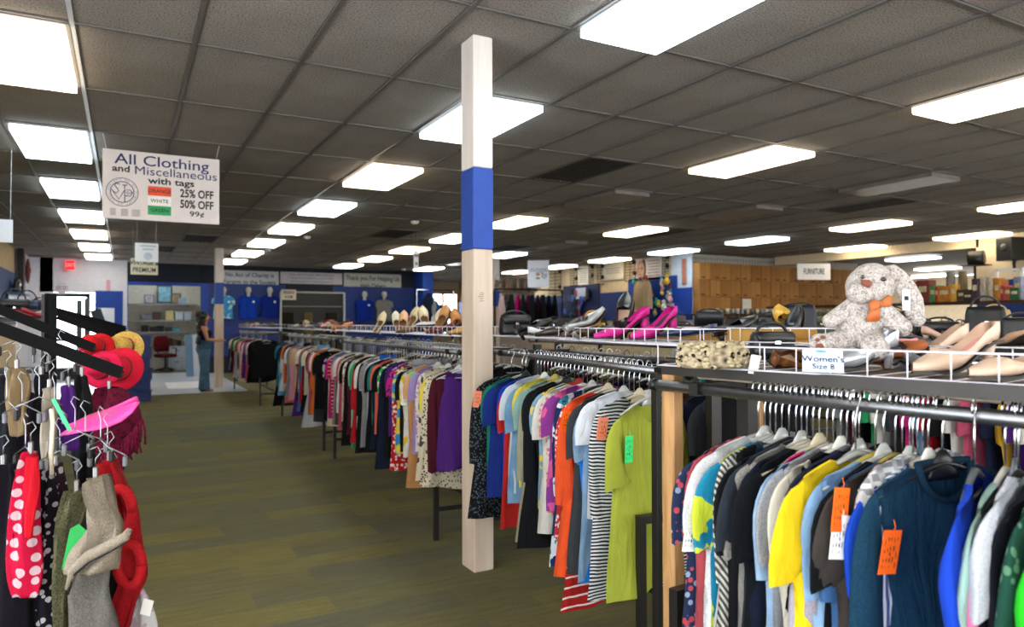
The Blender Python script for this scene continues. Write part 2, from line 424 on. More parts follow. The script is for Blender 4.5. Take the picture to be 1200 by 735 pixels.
def mat_panel(c, c2, s, name):
    t = NT(name); co = t.coord(); n = t.n('ShaderNodeTexNoise', i_Scale=1.8, i_Detail=1.); t.l(co, n.inputs['Vector'])
    t.base((.6, .6, .6, 1)); t.l(t.ramp(n.outputs[0], (.3, lin(c2)), (.6, lin(c))), t.b.inputs['Emission Color']); t.b.inputs['Emission Strength'].default_value = s; t.set(.35, 0, .4); return t.m
P_WARM = mat_panel('#fff0d8', '#ffdcae', PANEL_L, 'warm lit diffuser'); P_COOL = mat_panel('#f2fbff', '#d8f3ff', PANEL_L, 'cool lit diffuser')
P_NEUT = mat_panel('#fff9ee', '#fff2da', PANEL_L, 'lit diffuser'); P_OFF = plain('#6f6862', .3, grain=.1)
warm = {(-1, 0), (-1, 8), (4, 2), (9, 0), (9, -2), (18, 0), (18, 2), (23, 4), (23, 2), (9, 10), (9, 8), (18, 8), (13, 4), (9, 4)}
cool = {(-1, 2), (-1, 4), (4, 0), (4, -2), (4, 4), (18, 4), (18, 6), (13, 8), (-1, 6)}
fr = MB(); hx, hy = TW/2-.011, TL/2-.011
for s in (-1, 1): fr.box((s*(hx-.012), 0, .004), (.024, 2*hy, .03)).box((0, s*(hy-.012), .004), (2*hx-.048, .024, .03))
fr_me = fr.mesh('frame', False); df_me = MB().bbox((0, 0, -.024), (2*hx-.05, 2*hy-.05, .064), .002).mesh('diffuser', False)  # diffuser deepened below the frame so its added glowing sides light the ceiling
col_name = {-1: 'over the left aisle', 4: 'in the row past the white pillar', 9: 'in the row right of the pillar', 13: 'in the row over the shoe racks', 18: 'in the row before the carton wall', 23: 'in the row beside the right wall'}
ordn = ['nearest', 'second', 'third', 'fourth', 'fifth', 'sixth', 'seventh', 'eighth', 'ninth', 'tenth', 'eleventh', 'twelfth', 'thirteenth']
cnt = {}
for (i, j) in sorted(lights):
    k = cnt.get(i, 0); cnt[i] = k+1
    lit = lights[(i, j)]; m = P_OFF if not lit else P_WARM if (i, j) in warm else P_COOL if (i, j) in cool else P_NEUT
    cn = 'unlit grey' if not lit else 'warm' if (i, j) in warm else 'cool white' if (i, j) in cool else 'white'
    t = empty('ceiling_light', (TX0+(i+.5)*TW, TY0+(j+.5)*TL, CEIL+.0), 0, '%s fluorescent ceiling panel, %s %s' % (cn, ordn[k], col_name[i]), 'ceiling light', 'fluorescent panels in the ceiling grid')
    inst(fr_me, 'frame', GRIDM, t); inst(df_me, 'diffuser', m, t)
for n, (x, y) in enumerate(((17.8, 11.0), (17.8, 6.5), (21.8, 12.7), (21.8, 8.5), (24.9, 14.7), (24.9, 10), (17.8, 15))):
    t = empty('ceiling_light', (x, y, CEIL-.0), 0, '%s fluorescent panel in the furniture room ceiling' % ordn[n], 'ceiling light', 'fluorescent panels in the furniture room')
    inst(fr_me, 'frame', GRIDM, t, sc=(1, 1.0, 1)); inst(df_me, 'diffuser', P_NEUT if n % 3 else P_COOL, t)
t = empty('ceiling_light', (.95, YB+1.3, CEIL-.005), 0, 'added unseen fluorescent panel lighting the alcove at the back', 'ceiling light'); inst(fr_me, 'frame', GRIDM, t); inst(df_me, 'diffuser', P_COOL, t)  # out of view, added to brighten the alcove
VENTM = plain('#3a3632', .7)
for n, (i, j) in enumerate(vents):
    t = empty('ceiling_vent', (TX0+(i+.5)*TW, TY0+(j+.5)*TL, CEIL), 0, ['dark square air vent near the middle of the ceiling', 'dark air vent over the right racks', 'dark air vent beyond the white pillar', 'dark air vent among the far panels', 'dark air vent before the navy wall', 'dark air vent over the far wall', 'long dark air vent left of the far post', 'second long dark vent before the back wall'][n], 'vent', 'ceiling air vents')
    MB().box((0, 0, .012), (TW-.03, TL-.03, .008)).build('backing', plain('#1c1917', .9), t)
    f2 = MB()
    for s in (-1, 1): f2.box((s*(hx-.02), 0, .0), (.04, 2*hy, .02)).box((0, s*(hy-.02), .0), (2*hx-.08, .04, .02))
    f2.build('frame', VENTM, t)
    for k in range(7): MB().box((-.2+k*.066, 0, .002), (.028, 2*hy-.08, .008)).build('louver', VENTM, t)
# pillars
def pillar(x, y, w, dpt, label):
    t = empty('pillar', (x, y, 0), 0, label, 'pillar')
    pw = mat_wood('#d2cac4', '#c7beb6', .6)
    m = MB().bbox((w/2, dpt/2, .914), (w, dpt, 1.828), .006); m.build('lower_casing', mat_wood('#c4b3a2', '#b5a08c', .5), t)
    MB().bbox((w/2, dpt/2, 2.06), (w+.004, dpt+.004, .466), .006).build('blue_band', plain('#0e3c92', .55, grain=.08), t)
    MB().bbox((w/2, dpt/2, (2.293+CEIL)/2), (w, dpt, CEIL-2.293), .006).build('upper_casing', pw, t)
    return t
p = pillar(1.725, 3.60, .125, .165, 'white square pillar with a blue band beside the aisle')
scr = MB()
for k in range(5): scr.tube([(.035+.006*sin(k*2.1), -.0015, 1.53+.012*k), (.05+.008*cos(k*1.7), -.0015, 1.535+.011*k), (.062, -.0015, 1.53+.012*k+.006*sin(k))], .0012, 5)
scr.build('scribble', INK, p)
pillar(1.72, 16.55, .17, .19, 'cream square pillar with a navy band behind the woman')
pillar(8.38, 16.3, .18, .18, 'cream pillar with a blue band beyond the first white pillar')
# ------------------------------------------------------------------ garments on hangers
def garment(kind='tee', L=.72, hw=.225, neck=.075, th=.016, seed=0, slv=.27, slr=.085, spread=.05, flare=.0, nseg=15, nrow=11, vneck=.07):
    """Body of two draped sheets joined at sides and shoulders, open neck and hem, and a tube for each sleeve.
    Origin where the hanger hook crosses the rod; x along the shoulders, -y the front."""
    q = random.Random(seed); mb = MB(); z0 = -.128; hs = hw*.86
    ph = [q.uniform(0, 6.28) for _ in range(6)]; lean = q.uniform(-.02, .02)
    def top(s, front):
        x = abs(s)*hs
        if x < neck: return z0 - (vneck if front else .015)*(1-(x/neck)**2)**.6
        return z0 - .30*(x-neck) - .35*max(0, x-hs*.86)
    S = [-1+2*k/(nseg-1) for k in range(nseg)]
    def pt(s, t, front):
        w = hs + (hw-hs)*min(1, t*3)**.7 + flare*t*t
        if kind in ('tank', 'dress') : w -= .03*math.exp(-((t-.12)/.1)**2)
        w *= 1-.04*math.exp(-((t-.5)/.2)**2)
        tp = top(s, front); hem = -L - .012*sin(3*s+ph[4]) - .03*q0*s
        z = tp + (hem-tp)*t
        depth = th*(.55+.45*min(1, t*4)) * (1+.55*t)
        y = (-1 if front else 1)*depth*(1-abs(s)**2.6)**.6
        A = .004+.016*t
        fold = A*sin(4.2*s+ph[0]+2*t) + A*.55*sin(9*s+ph[1]-1.5*t) + .003*sin(13*t+3*s+ph[2])*min(1, t*5)
        if abs(s) > .99: fold *= .9
        return (s*w + lean*t*.5 + .004*sin(7*t+ph[3]), y + fold, z)
    q0 = q.uniform(-1, 1)
    T = [(k/nrow)**1.15 for k in range(nrow+1)]
    rows = []
    for t in T:
        rows.append([pt(s, t, True) for s in S] + [pt(s, t, False) for s in reversed(S[1:-1])])
    mb.skin(rows, True)
    k = 2*nseg-2
    for j in range(nseg-1):                      # shoulder seams
        xm = abs((S[j]+S[j+1])/2)*hs
        if xm > neck*.98:
            a, b = j, j+1; c, d = (k-b) % k, (k-a) % k
            if a == 0: mb.f.append((a, b, c))
            elif b == nseg-1: mb.f.append((a, b, d))
            else: mb.f.append((a, b, c, d))
    nb = len(mb.f)
    if slv > 0:
        ztip = top(1.0, True)
        for sd in (-1, 1):
            f0 = q.uniform(-1, 1); sp = spread*q.uniform(.6, 1.2); yo = q.uniform(-.014, .014); long = slv > .36; n = 12 if long else 8; rings = []
            U0, U2 = Vector((hs*.99, 0, ztip+.004)), Vector((hs+sp, 0, ztip-slv)); U1 = Vector((hs+sp*1.15+.012, 0, ztip-.02))
            W0, W2 = Vector((hs*.90, 0, ztip-.185)), Vector((hs+sp-(.085 if long else .135)*(slr/.085), 0, ztip-slv+(.0 if long else .03)))
            for i in range(n):
                t = i/(n-1); U = U0*(1-t)**2+U1*2*t*(1-t)+U2*t*t; W = W0.lerp(W2, t**.9)
                c = (U+W)/2; a_ = (U-W)/2; ry = th*(.55+.75*min(1, t*2))*(1.15 if long else 1.)
                ring = []
                for j in range(16):
                    a = 2*pi*j/16
                    p_ = c + a_*cos(a) + Vector((0, ry*sin(a)*(1+.3*sin(2*a+f0*3+3*t)) + yo*t + .007*sin(6*t+ph[1]+1.3*cos(a))*t, .004*sin(3*a+ph[2])*t))
                    ring.append(Vector((p_.x*sd, p_.y, p_.z)))
                rings.append(ring)
            mb.skin(rings, True)
    return mb
def pants(L=.85, hw=.17, th=.02, seed=0):
    q = random.Random(seed); mb = MB(); ph = q.uniform(0, 6)
    for sd in (-1, 1):
        rings = []
        for i in range(10):
            t = i/9; z = -.11-(L-.11)*t; w = hw*(.52-.1*t); cx = sd*hw*(.48+.08*t)
            rings.append([Vector((cx+w*cos(a)*(1+.04*sin(5*t+ph)), th*(1+.3*t)*sin(a)+.012*sin(4*a+ph)*t+.008*sin(6*t+ph*2), z+.004*sin(2*a))) for a in [2*pi*j/14 for j in range(14)]])
        mb.skin(rings, True)
    mb.bbox((0, 0, -.105), (hw*2, th*1.7, .045), .008); return mb
def bunch(L=.7, w=.12, seed=0, th=.03, top=.03, n=12, z0=-.08):
    """a narrow hanging cloth (scarf, folded trousers, belt end)"""
    q = random.Random(seed); mb = MB(); ph = q.uniform(0, 6); rings = []
    for i in range(n):
        t = i/(n-1); ww = top+(w-top)*min(1, t*2.2)**.8
        rings.append([Vector((ww/2*cos(a)+.012*sin(5*t+ph), th/2*sin(a)*(1+.3*sin(3*a+ph))+.010*sin(3.2*cos(a)*2+ph)*t+.008*sin(7*t+ph), z0-(L+z0)*t+.006*sin(2*a+ph))) for a in [2*pi*j/20 for j in range(20)]])
    mb.skin(rings, True, True); return mb
# hanger: wire hook and a moulded bar with a rounded shoulder line
def hook_mb(r=.0022, n=6):
    pts = []
    for k in range(11):
        a = pi*1.15 - (pi*1.45)*k/10; pts.append((0, .0, 0)); pts[-1] = (.019*cos(a)*1.0, 0, -.002+.019*sin(a))
    pts = [(x, y, z) for x, y, z in pts] + [(.004, 0, -.035), (0, 0, -.048), (0, 0, -.115)]
    return MB().tube(pts, r, n)
def bar_mb(w=.2, style=0):
    m = MB(); pts = []
    for k in range(13):
        s = -1+k/6; pts.append((s*w*.92, 0, -.124-.29*w*abs(s)**1.2))
    m.tube(pts, [.0032+.0045*(1-abs(-1+k/6)) for k in range(13)], 6)
    if style == 0: m.tube([(-w*.8, 0, -.124-.25*w), (0, 0, -.124-.27*w), (w*.8, 0, -.124-.25*w)], .0035, 6)
    if style == 1:
        m.loft([((0, 0, -.098), (.010, 0, 0), (0, .004, 0)), ((0, 0, -.118), (.028, 0, 0), (0, .006, 0)), ((0, 0, -.150), (.045, 0, 0), (0, .005, 0)), ((0, 0, -.160), (.05, 0, 0), (0, .003, 0))], 10)
    return m
def hanger_one():
    m = bar_mb(.19, 0); h = hook_mb(.0024, 4); n = len(m.v); m.v += h.v; m.f += [tuple(i+n for i in f) for f in h.f]; return m
HOOK = hook_mb().mesh('hook'); BAR = [bar_mb(.2, 0).mesh('hanger_bar'), bar_mb(.2, 1).mesh('hanger_bar'), bar_mb(.185, 0).mesh('hanger_bar')]
HANG1 = hanger_one().mesh('hanger')
HM = {'clear': plain('#a9aaa4', .18, .0, .7, .04), 'grey': plain('#5e6266', .35, .0, .5), 'black': plain('#161616', .4), 'white': plain('#d9d6cb', .4, grain=.03), 'yellow': plain('#a89a4a', .35), 'teal': plain('#2b7a78', .4), 'red': plain('#8c1f24', .5), 'beige': plain('#b9ac90', .4)}
def mat_tag(c):
    key = ('tag', c)
    if key in _mats: return _mats[key]
    t = NT('paper tag'); t.set(.6, 0, .3); co = t.coord(); sp = t.n('ShaderNodeSeparateXYZ'); t.l(co, sp.inputs[0])
    n = t.n('ShaderNodeTexNoise', i_Scale=260., i_Detail=1.); mp = t.n('ShaderNodeMapping'); t.l(co, mp.inputs['Vector']); mp.inputs['Scale'].default_value = (1, 1, .35); t.l(mp.outputs[0], n.inputs['Vector'])
    ln = t.math('LESS_THAN', t.math('FRACT', t.math('DIVIDE', t.math('ADD', sp.outputs[0], 5.), .0085)), .45)
    inr = t.math('MULTIPLY', t.math('LESS_THAN', t.math('ABSOLUTE', sp.outputs[0]), .017), t.math('LESS_THAN', t.math('ABSOLUTE', t.math('ADD', sp.outputs[2], .045)), .03))
    f = t.math('MULTIPLY', t.math('MULTIPLY', ln, inr), t.math('GREATER_THAN', n.outputs[0], .5))
    t.base(t.mix(f, lin(c), lin('#2a1a14'))); _mats[key] = t.m; return t.m
TAGC = {'orange': mat_tag('#ff6a10'), 'green': mat_tag('#37e07a'), 'white': mat_tag('#eceae6'), 'coral': mat_tag('#f08a6a'), 'yellow': mat_tag('#f5a318')}
def tag_mb():
    m = MB(); w, h = .0235, .088; v = [(-w, 0, 0), (w, 0, 0), (w, 0, -h), (-w, 0, -h)]
    m.bbox((0, 0, -h/2), (2*w, .0012, h), .0004); m.tube([(0, .001, -.008), (.003, -.001, .006), (0, .002, .02)], .0007, 4); return m
TAGME = tag_mb().mesh('price_tag', False)
def add_tag(root, colr, x=-.215, y=-.02, z=-.26, rz=0., ry=.15, rx=0.):
    o = inst(TAGME, 'price_tag', TAGC[colr], root, (x, y, z), (rx, ry, rz)); o['label'] = '%s paper price tag' % colr; return o

_pool = {}
KW = {
 'tee': dict(kind='tee', L=.74, slv=.205, spread=.075), 'longtee': dict(kind='tee', L=.86, slv=.22, spread=.07, flare=.02), 'polo': dict(kind='tee', L=.74, slv=.22, spread=.05, vneck=.05),
 'sweater': dict(kind='tee', L=.72, slv=.56, slr=.082, th=.02, spread=.06), 'shirt': dict(kind='tee', L=.76, slv=.23, spread=.07, slr=.092, flare=.01), 'kid': dict(kind='tee', L=.56, hw=.19, slv=.2),
 'tank': dict(kind='tank', L=.70, slv=0, hw=.19, neck=.095), 'dress': dict(kind='dress', L=1.02, slv=0, hw=.2, flare=.1, neck=.09), 'tunic': dict(kind='tee', L=.9, slv=.42, slr=.09, flare=.05, spread=.06),
 'blouse': dict(kind='tee', L=.68, slv=.30, slr=.1, flare=.03, vneck=.11),
}
def gmesh(kind, v, th):
    key = (kind, v, th)
    if key not in _pool:
        _pool[key] = (pants(.84, seed=v*7+3) if kind == 'pants' else bunch(.95, .2, v*5+1, .035, .17, 12, -.1) if kind == 'skirt' else garment(**dict(KW[kind], seed=v*13+5, th=th))).mesh('garment')
    return _pool[key]
ITEM = {'tee': 'T-shirt', 'longtee': 'long T-shirt', 'polo': 'polo shirt', 'sweater': 'long-sleeved sweater', 'shirt': 'short-sleeved shirt', 'kid': 'small T-shirt', 'tank': 'sleeveless top', 'dress': 'long dress', 'tunic': 'loose tunic', 'blouse': 'blouse', 'pants': 'pair of trousers', 'skirt': 'long skirt'}
NAME = {'tee': 't_shirt', 'longtee': 't_shirt', 'polo': 'polo_shirt', 'sweater': 'sweater', 'shirt': 'shirt', 'kid': 't_shirt', 'tank': 'sleeveless_top', 'dress': 'dress', 'tunic': 'tunic', 'blouse': 'blouse', 'pants': 'trousers', 'skirt': 'skirt'}
CATG = {'t_shirt': 'T-shirt', 'polo_shirt': 'polo shirt', 'sweater': 'sweater', 'shirt': 'shirt', 'sleeveless_top': 'top', 'dress': 'dress', 'tunic': 'tunic', 'blouse': 'blouse', 'trousers': 'trousers', 'skirt': 'skirt'}
def hang(x, y, rz, kind, mat, label, group, v=0, th=.015, hm='clear', near=True, z=1.24, tags=(), sz=1., sx=1., hlabel=None, hst=None, hgroup=None):
    o = inst(gmesh(kind, v, th), NAME[kind], mat, None, (x, y, z), (0, 0, rz), (sx, 1, sz))
    tag(o, label, CATG[NAME[kind]], group)
    for tg in tags: add_tag(o, *tg[:1], **(tg[1] if len(tg) > 1 else {}))
    hl = hlabel or ('%s plastic hanger holding the %s' % (hm, label))
    w = hl.split()
    if len(w) > 16: hl = ' '.join(w[:16])
    if near:
        h = empty('clothes_hanger', (x, y, z), rz, hl, 'hanger', hgroup or group+' hangers')
        inst(HOOK, 'hook', CHROME, h); inst(BAR[hst if hst is not None else v % 3], 'hanger_bar', HM[hm], h)
    else:
        h = inst(HANG1, 'clothes_hanger', HM[hm], None, (x, y, z), (0, 0, rz)); tag(h, hl, 'hanger', hgroup or group+' hangers')
    return o

# ------------------------------------------------------------------ clothing racks
RODZ = 1.22
def rack(name_label, pA, pB, back=.46, legs_x=1.80, shelf=True, post_near=None, z=RODZ, wood_far=False, rodmat=None):
    """double rack: front rod from pA to pB and a back rod beside it, end frames on feet, and a shelf"""
    ax, ay = pA; bx, by = pB; L = math.hypot(bx-ax, by-ay); rz = math.atan2(by-ay, bx-ax)-pi/2
    t = empty('clothing_rack', (ax, ay, 0), rz, name_label, 'rack')       # local y runs along the rod, +x away from the aisle
    for x, nm in ((0, 'front_rod'), (back, 'back_rod')):
        MB().tube([(x, -.04, z), (x, L+.04, z)], .0165, 10).build(nm, rodmat or STEELROD, t, smooth=True)
        for y in (-.05, L+.05): MB().lathe([(.0, -.006), (.02, -.006), (.02, .006), (.0, .006)], 12).build('end_cap', BLACKM, t, (x, y, z), True, (pi/2, 0, 0))
    xl = -.02 - (0 if legs_x is None else 0)
    for y in (.12, L-.12):
        lx = -.10
        for x in (lx, back+.10):
            MB().box((x, y, .34), (.03, .03, .68)).build('leg', DARKSTEEL, t)
        MB().box((back/2, y, .20), (back+.2, .026, .03)).build('foot_bar', DARKSTEEL, t)
        MB().box((back/2, y, .665), (back+.17, .028, .03)).build('cross_bar', DARKSTEEL, t)
        MB().box((back/2, y, .97), (.045, .04, .60)).build('post', DARKSTEEL, t)
        MB().box((back/2, y, z+.0), (back+.06, .03, .035)).build('rod_arm', DARKSTEEL, t)
    MB().box((back/2, L/2, .20), (.026, L-.24, .03)).build('stretcher', DARKSTEEL, t)
    if shelf:
        MB().box((back/2, L/2, z+.055), (back+.02, L+.02, .02)).build('shelf_board', plain('#5c5040', .7), t)
        for s in (-.012, back+.012): MB().box((s, L/2, z+.05), (.012, L+.02, .03)).build('shelf_rail', plain('#35322f', .4, .6), t)
    return t
def basket(label, pA, pB, depth=.44, h=.06, zb=1.30, step=.075, sides=True):
    ax, ay = pA; bx, by = pB; L = math.hypot(bx-ax, by-ay); rz = math.atan2(by-ay, bx-ax)-pi/2
    t = empty('wire_basket', (ax, ay, zb), rz, label, 'basket')
    fr = MB()
    for z in (0, h):
        fr.tube([(0, 0, z), (0, L, z)], .0024, 6)
        if depth: fr.tube([(0, L, z), (depth, L, z)], .0024, 6); fr.tube([(depth, L, z), (depth, 0, z)], .0024, 6); fr.tube([(depth, 0, z), (0, 0, z)], .0024, 6)
    fr.build('rim', WIRE, t, smooth=True)
    me = MB().tube([(0, 0, 0), (0, 0, h)], .0019, 6).mesh('upright_wire'); n = int(round(L/step))
    for k in range(n+1): inst(me, 'upright_wire', WIRE, t, (0, L*k/n, 0))
    if depth:
        me2 = MB().tube([(0, 0, 0), (depth, 0, 0)], .0018, 5).mesh('floor_wire')
        for k in range(n+1): inst(me2, 'floor_wire', WIRE, t, (0, L*k/n, 0))
        for k in range(1, int(depth/step)): inst(me, 'upright_wire', WIRE, t, (k*step, 0, 0))
        for k in range(0, n+1, 2): inst(me, 'upright_wire', WIRE, t, (depth, L*k/n, 0))
    return t
# rack 3: nearest, right side of the picture
R3A, R3B = (1.56, .25), (1.415, 1.62)
R2A, R2B = (1.79, 1.98), (2.09, 4.02)
RFA, RFB = (1.87, 4.15), (2.02, 7.45)
RGA, RGB = (2.03, 7.75), (2.20, 11.2)
RHA, RHB = (2.12, 12.5), (2.14, 16.1)
rack('dark steel double clothing rack nearest on the right, under the plush bunny', R3A, R3B, back=.42)
rack('steel double clothing rack just right of the white pillar', R2A, R2B, shelf=False)
rack('steel double clothing rack just beyond the white pillar', RFA, RFB, shelf=False)
rack('steel double clothing rack in the middle of the long row', RGA, RGB, shelf=False)
rack('steel double clothing rack at which the woman browses', RHA, RHB, shelf=False)
def lerp2(a, b, t): return (a[0]+(b[0]-a[0])*t, a[1]+(b[1]-a[1])*t)
def along(a, b, d):
    L = math.hypot(b[0]-a[0], b[1]-a[1]); return lerp2(a, b, d/L), math.atan2(b[1]-a[1], b[0]-a[0])-pi/2
# wooden post and cross rail at the far end of rack 3, board edge along its front
t = empty('wooden_frame', (1.485, 1.66, 0), .08, 'pale wooden post with a dark cross rail at the end of the nearest rack', 'frame')
MB().bbox((-.02, 0, .64), (.045, .05, 1.28), .004).build('post', WOOD, t); MB().bbox((.16, .0, 1.265), (.40, .045, .04), .004).build('cross_rail', mat_wood('#5b4632', '#3c2c1d'), t)
MB().bbox((.36, 0, .64), (.045, .05, 1.28), .004).build('post', WOOD, t)
bd = empty('shelf_board', (0, 0, 0), 0, 'grey-brown board edge running over the nearest clothing rail', 'board')
(a, rz) = along(R3A, R3B, .0)
bd.location = (a[0]+.03, a[1], 1.262); bd.rotation_euler = (0, 0, rz)
MB().bbox((.012, .62, 0), (.024, 1.36, .034), .003).build('board', mat_wood('#a39480', '#857868', .6), bd)
# ------------------------------------------------------------------ garments: rack 3 (far to near)
# (pixel x of left shoulder, kind, cloth, label, hanger, tags, scale)
G3 = [
 (778, 'tee', fab('#26304f', 'floral', '#8fa0b8', .8, '#b84a52'), 'navy floral T-shirt, farthest on the nearest rack beside the wooden post', 'clear', (), 1.),
 (786, 'longtee', fab('#a8484e'), 'dusty red T-shirt with a white tag at the far end of the nearest rack', 'clear', (('white', dict(x=-.24, z=-.33)),), .92),
 (793, 'tee', fab('#c9c8c8', 'heather', '#e4e4e4'), 'pale grey T-shirt between the dusty red and yellow-green shirts', 'clear', (), .9),
 (800, 'tee', fab('#cddc3c', 'print', '#1f86a8', 2.), 'yellow-green and teal T-shirt beside the striped tie-front shirt', 'clear', (), 1.),
 (808, 'blouse', fab('#4c4a44', 'dstripe', '#c9c6bc', .75), 'dark olive and white diagonal striped tie-front shirt', 'clear', (('white', dict(x=-.12, y=-.03, z=-.2)),), .95),
 (817, 'dress', fab('#15171b', 'print', '#31506a', 2.), 'black dress hanging behind the diagonal striped shirt', 'black', (), .95),
 (826, 'tee', fab('#111316'), 'black T-shirt right of the diagonal striped shirt', 'black', (), 1.),
 (833, 'tee', fab('#2a3038'), 'charcoal T-shirt left of the navy shirt with the green emblem', 'clear', (), .95),
 (840, 'longtee', fab('#7d7a74', 'heather', '#9a978f'), 'warm grey long T-shirt left of the navy emblem shirt', 'beige', (), .95),
 (848, 'tee', fab('#131a2c', 'print', '#131a2c'), 'navy T-shirt with a small green emblem on the chest', 'clear', (), 1.),
 (856, 'tee', fab('#0f1216'), 'black T-shirt between the navy and the pale denim shirts', 'beige', (), 1.),
 (866, 'shirt', fab('#7fa0c4', 'denim', '#9db9d6'), 'light blue denim shirt with its sleeve hanging out in front', 'clear', (), 1.),
 (874, 'tank', fab('#d81b78'), 'magenta top wedged behind the pale denim shirt', 'white', (), 1.),
 (884, 'longtee', fab('#8c8d92', 'heather', '#a8a9ad'), 'grey heather T-shirt right of the magenta sliver', 'white', (), .92),
 (892, 'tee', fab('#d9d2bf'), 'cream T-shirt between the grey heather and yellow shirts', 'grey', (), 1.),
 (900, 'dress', fab('#121214', 'dots', '#c9c2b4', .8), 'long black dress with small pale motifs on the nearest rack', 'black', (), .95),
 (908, 'tee', fab('#25253c'), 'dark indigo T-shirt wedged left of the yellow one', 'clear', (), .9),
 (920, 'tee', fab('#f2cf1d'), 'bright yellow T-shirt in the nearest rack', 'clear', (), 1.),
 (938, 'sweater', fab('#a29ba6', 'heather', '#b5aebb'), 'lilac-grey long-sleeved sweatshirt on a yellow hanger', 'yellow', (), 1.12),
 (955, 'shirt', fab('#6f97c0', 'denim', '#8fb2d4'), 'washed blue denim shirt right of the lilac-grey sweatshirt', 'clear', (), 1.),
 (968, 'tee', fab('#0c0d0f'), 'black T-shirt with an orange price tag on its sleeve', 'yellow', (('orange', dict(x=-.215, y=-.028, z=-.165)),), 1.),
 (982, 'shirt', fab('#2c4f7c', 'denim', '#3e6494'), 'dark blue denim shirt right of the tagged black T-shirt', 'black', (), 1.),
 (997, 'tee', fab('#3d3733'), 'dark taupe T-shirt with a white price tag', 'clear', (('white', dict(x=-.22, y=-.02, z=-.22)),), 1.),
 (1012, 'tee', fab('#1747b8'), 'royal blue T-shirt left of the striped flannel shirt', 'clear', (), 1.),
 (1022, 'shirt', fab('#8f8f92', 'plaid', '#e0ded9', .6), 'grey and white plaid flannel shirt', 'white', (), .82),
 (1033, 'blouse', fab('#dfe3ea', 'vstripe', '#5a6f9c', 1.2), 'white blouse with blue stripes beside the teal sweatshirt', 'white', (), .95),
 (1003, 'dress', fab('#e8664e', 'floral', '#1d1a1a', 1.1), 'coral printed dress hanging below the striped blouse', 'clear', (), .9),
]
LAB3 = 'clothes on the nearest rack'
def rod3_y(px):
    """distance along the rod for a shoulder seen at that picture column"""
    q_ = 922+(px-925)*.80 if px < 925 else px; p = at_x(min(q_, 925), 545, 1.20); return p.y-max(0, px-925)*.00105
for n, (px, kind, mat, lab, hm, tg, sc) in enumerate(G3):
    y = rod3_y(px); tt = (y-R3A[1])/(R3B[1]-R3A[1]); x = R3A[0]+(R3B[0]-R3A[0])*tt
    g = hang(x-(.02 if 'lilac' in lab else .045 if 'bright yellow' in lab else 0), y, -.04+rnd.uniform(-.07, .07), kind, mat, lab, LAB3, v=n % 5, th=.012, hm=hm, tags=tg, sz=sc, sx=.86 if n > 22 else 1., hst=n % 3)
    if 'emblem' in lab:
        e = MB(); e.box((-.06, -.022, -.2), (.05, .002, .012)).box((-.06, -.022, -.215), (.03, .002, .01)); e.build('chest_emblem', plain('#2f9a57', .7), g)
# the pieces nearest the camera, more open
G3b = [
 ((1.497, 0.865), -0.12, 'sweater', fab('#123448', 'heather', '#1a4058'), 'dark teal crew-neck sweatshirt facing the camera, orange tag on its front', 'black', (('orange', dict(x=-.185, y=-.035, z=-.235, rx=.1, ry=.1)),), 1.0, 1.0),
 ((1.465, 0.785), 0.34, 'polo', fab('#1b45c4'), 'royal blue polo shirt with white trim right of the teal sweatshirt', 'grey', (), 1.05, 1.0),
 ((1.53, 0.762), 0.24, 'tee', fab('#a9cdc0'), 'mint T-shirt between the royal blue polo and the pink shirt', 'white', (), 1.05, 1.0),
 ((1.525, 0.742), 0.24, 'tee', fab('#ef7fae'), 'pink T-shirt right of the royal blue polo', 'grey', (), 1.06, .97),
 ((1.513, 0.73), 0.18, 'tee', fab('#181a1f'), 'black T-shirt right of the pink one', 'black', (), 1., .97),
 ((1.516, 0.712), 0.16, 'tee', fab('#b5b9c2', 'heather', '#d0d3da'), 'pale grey heather T-shirt near the right edge', 'grey', (), .9, .97),
 ((1.52, 0.695), 0.14, 'tee', fab('#10131c'), 'black T-shirt behind the dark green shirt', 'black', (), 1., .95),
 ((1.525, 0.668), 0.12, 'shirt', fab('#1f4a3c', 'speck', '#5d8a6c', 1.5), 'dark green shirt with an orange price tag at the right edge', 'white', (('orange', dict(x=-.235, y=-.03, z=-.33, ry=-.35)),), 1., .95),
 ((1.53, 0.63), 0.12, 'tee', fab('#2ecc2a'), 'bright green T-shirt at the right edge of the picture', 'clear', (), 1.05, .97),
 ((1.535, 0.57), 0.1, 'tee', fab('#1d3a70'), 'blue T-shirt nearest the camera on the right rack', 'clear', (), 1.0, .97),
]
for n, ((x, y), rz, kind, mat, lab, hm, tg, sc, sx) in enumerate(G3b):
    g = hang(x, y, rz, kind, mat, lab, LAB3, v=n % 5, th=.014, hm=hm, tags=tg, sz=sc, sx=sx, hst=(n+1) % 3)
    if kind == 'polo':
        w = MB().tube([(-.225, -.004, -.402), (-.19, -.022, -.415), (-.15, 0, -.42)], .005, 5); w.build('sleeve_trim', WHITE, g, smooth=True)
    if kind == 'sweater':
        c = MB().tube([(.078*cos(a), -.012*sin(a)-.004, -.128-.075*max(0, sin(a))+.004) for a in [2*pi*k/24 for k in range(25)]], .008, 6); c.build('neck_rib', fab('#0f2c3e'), g, smooth=True)
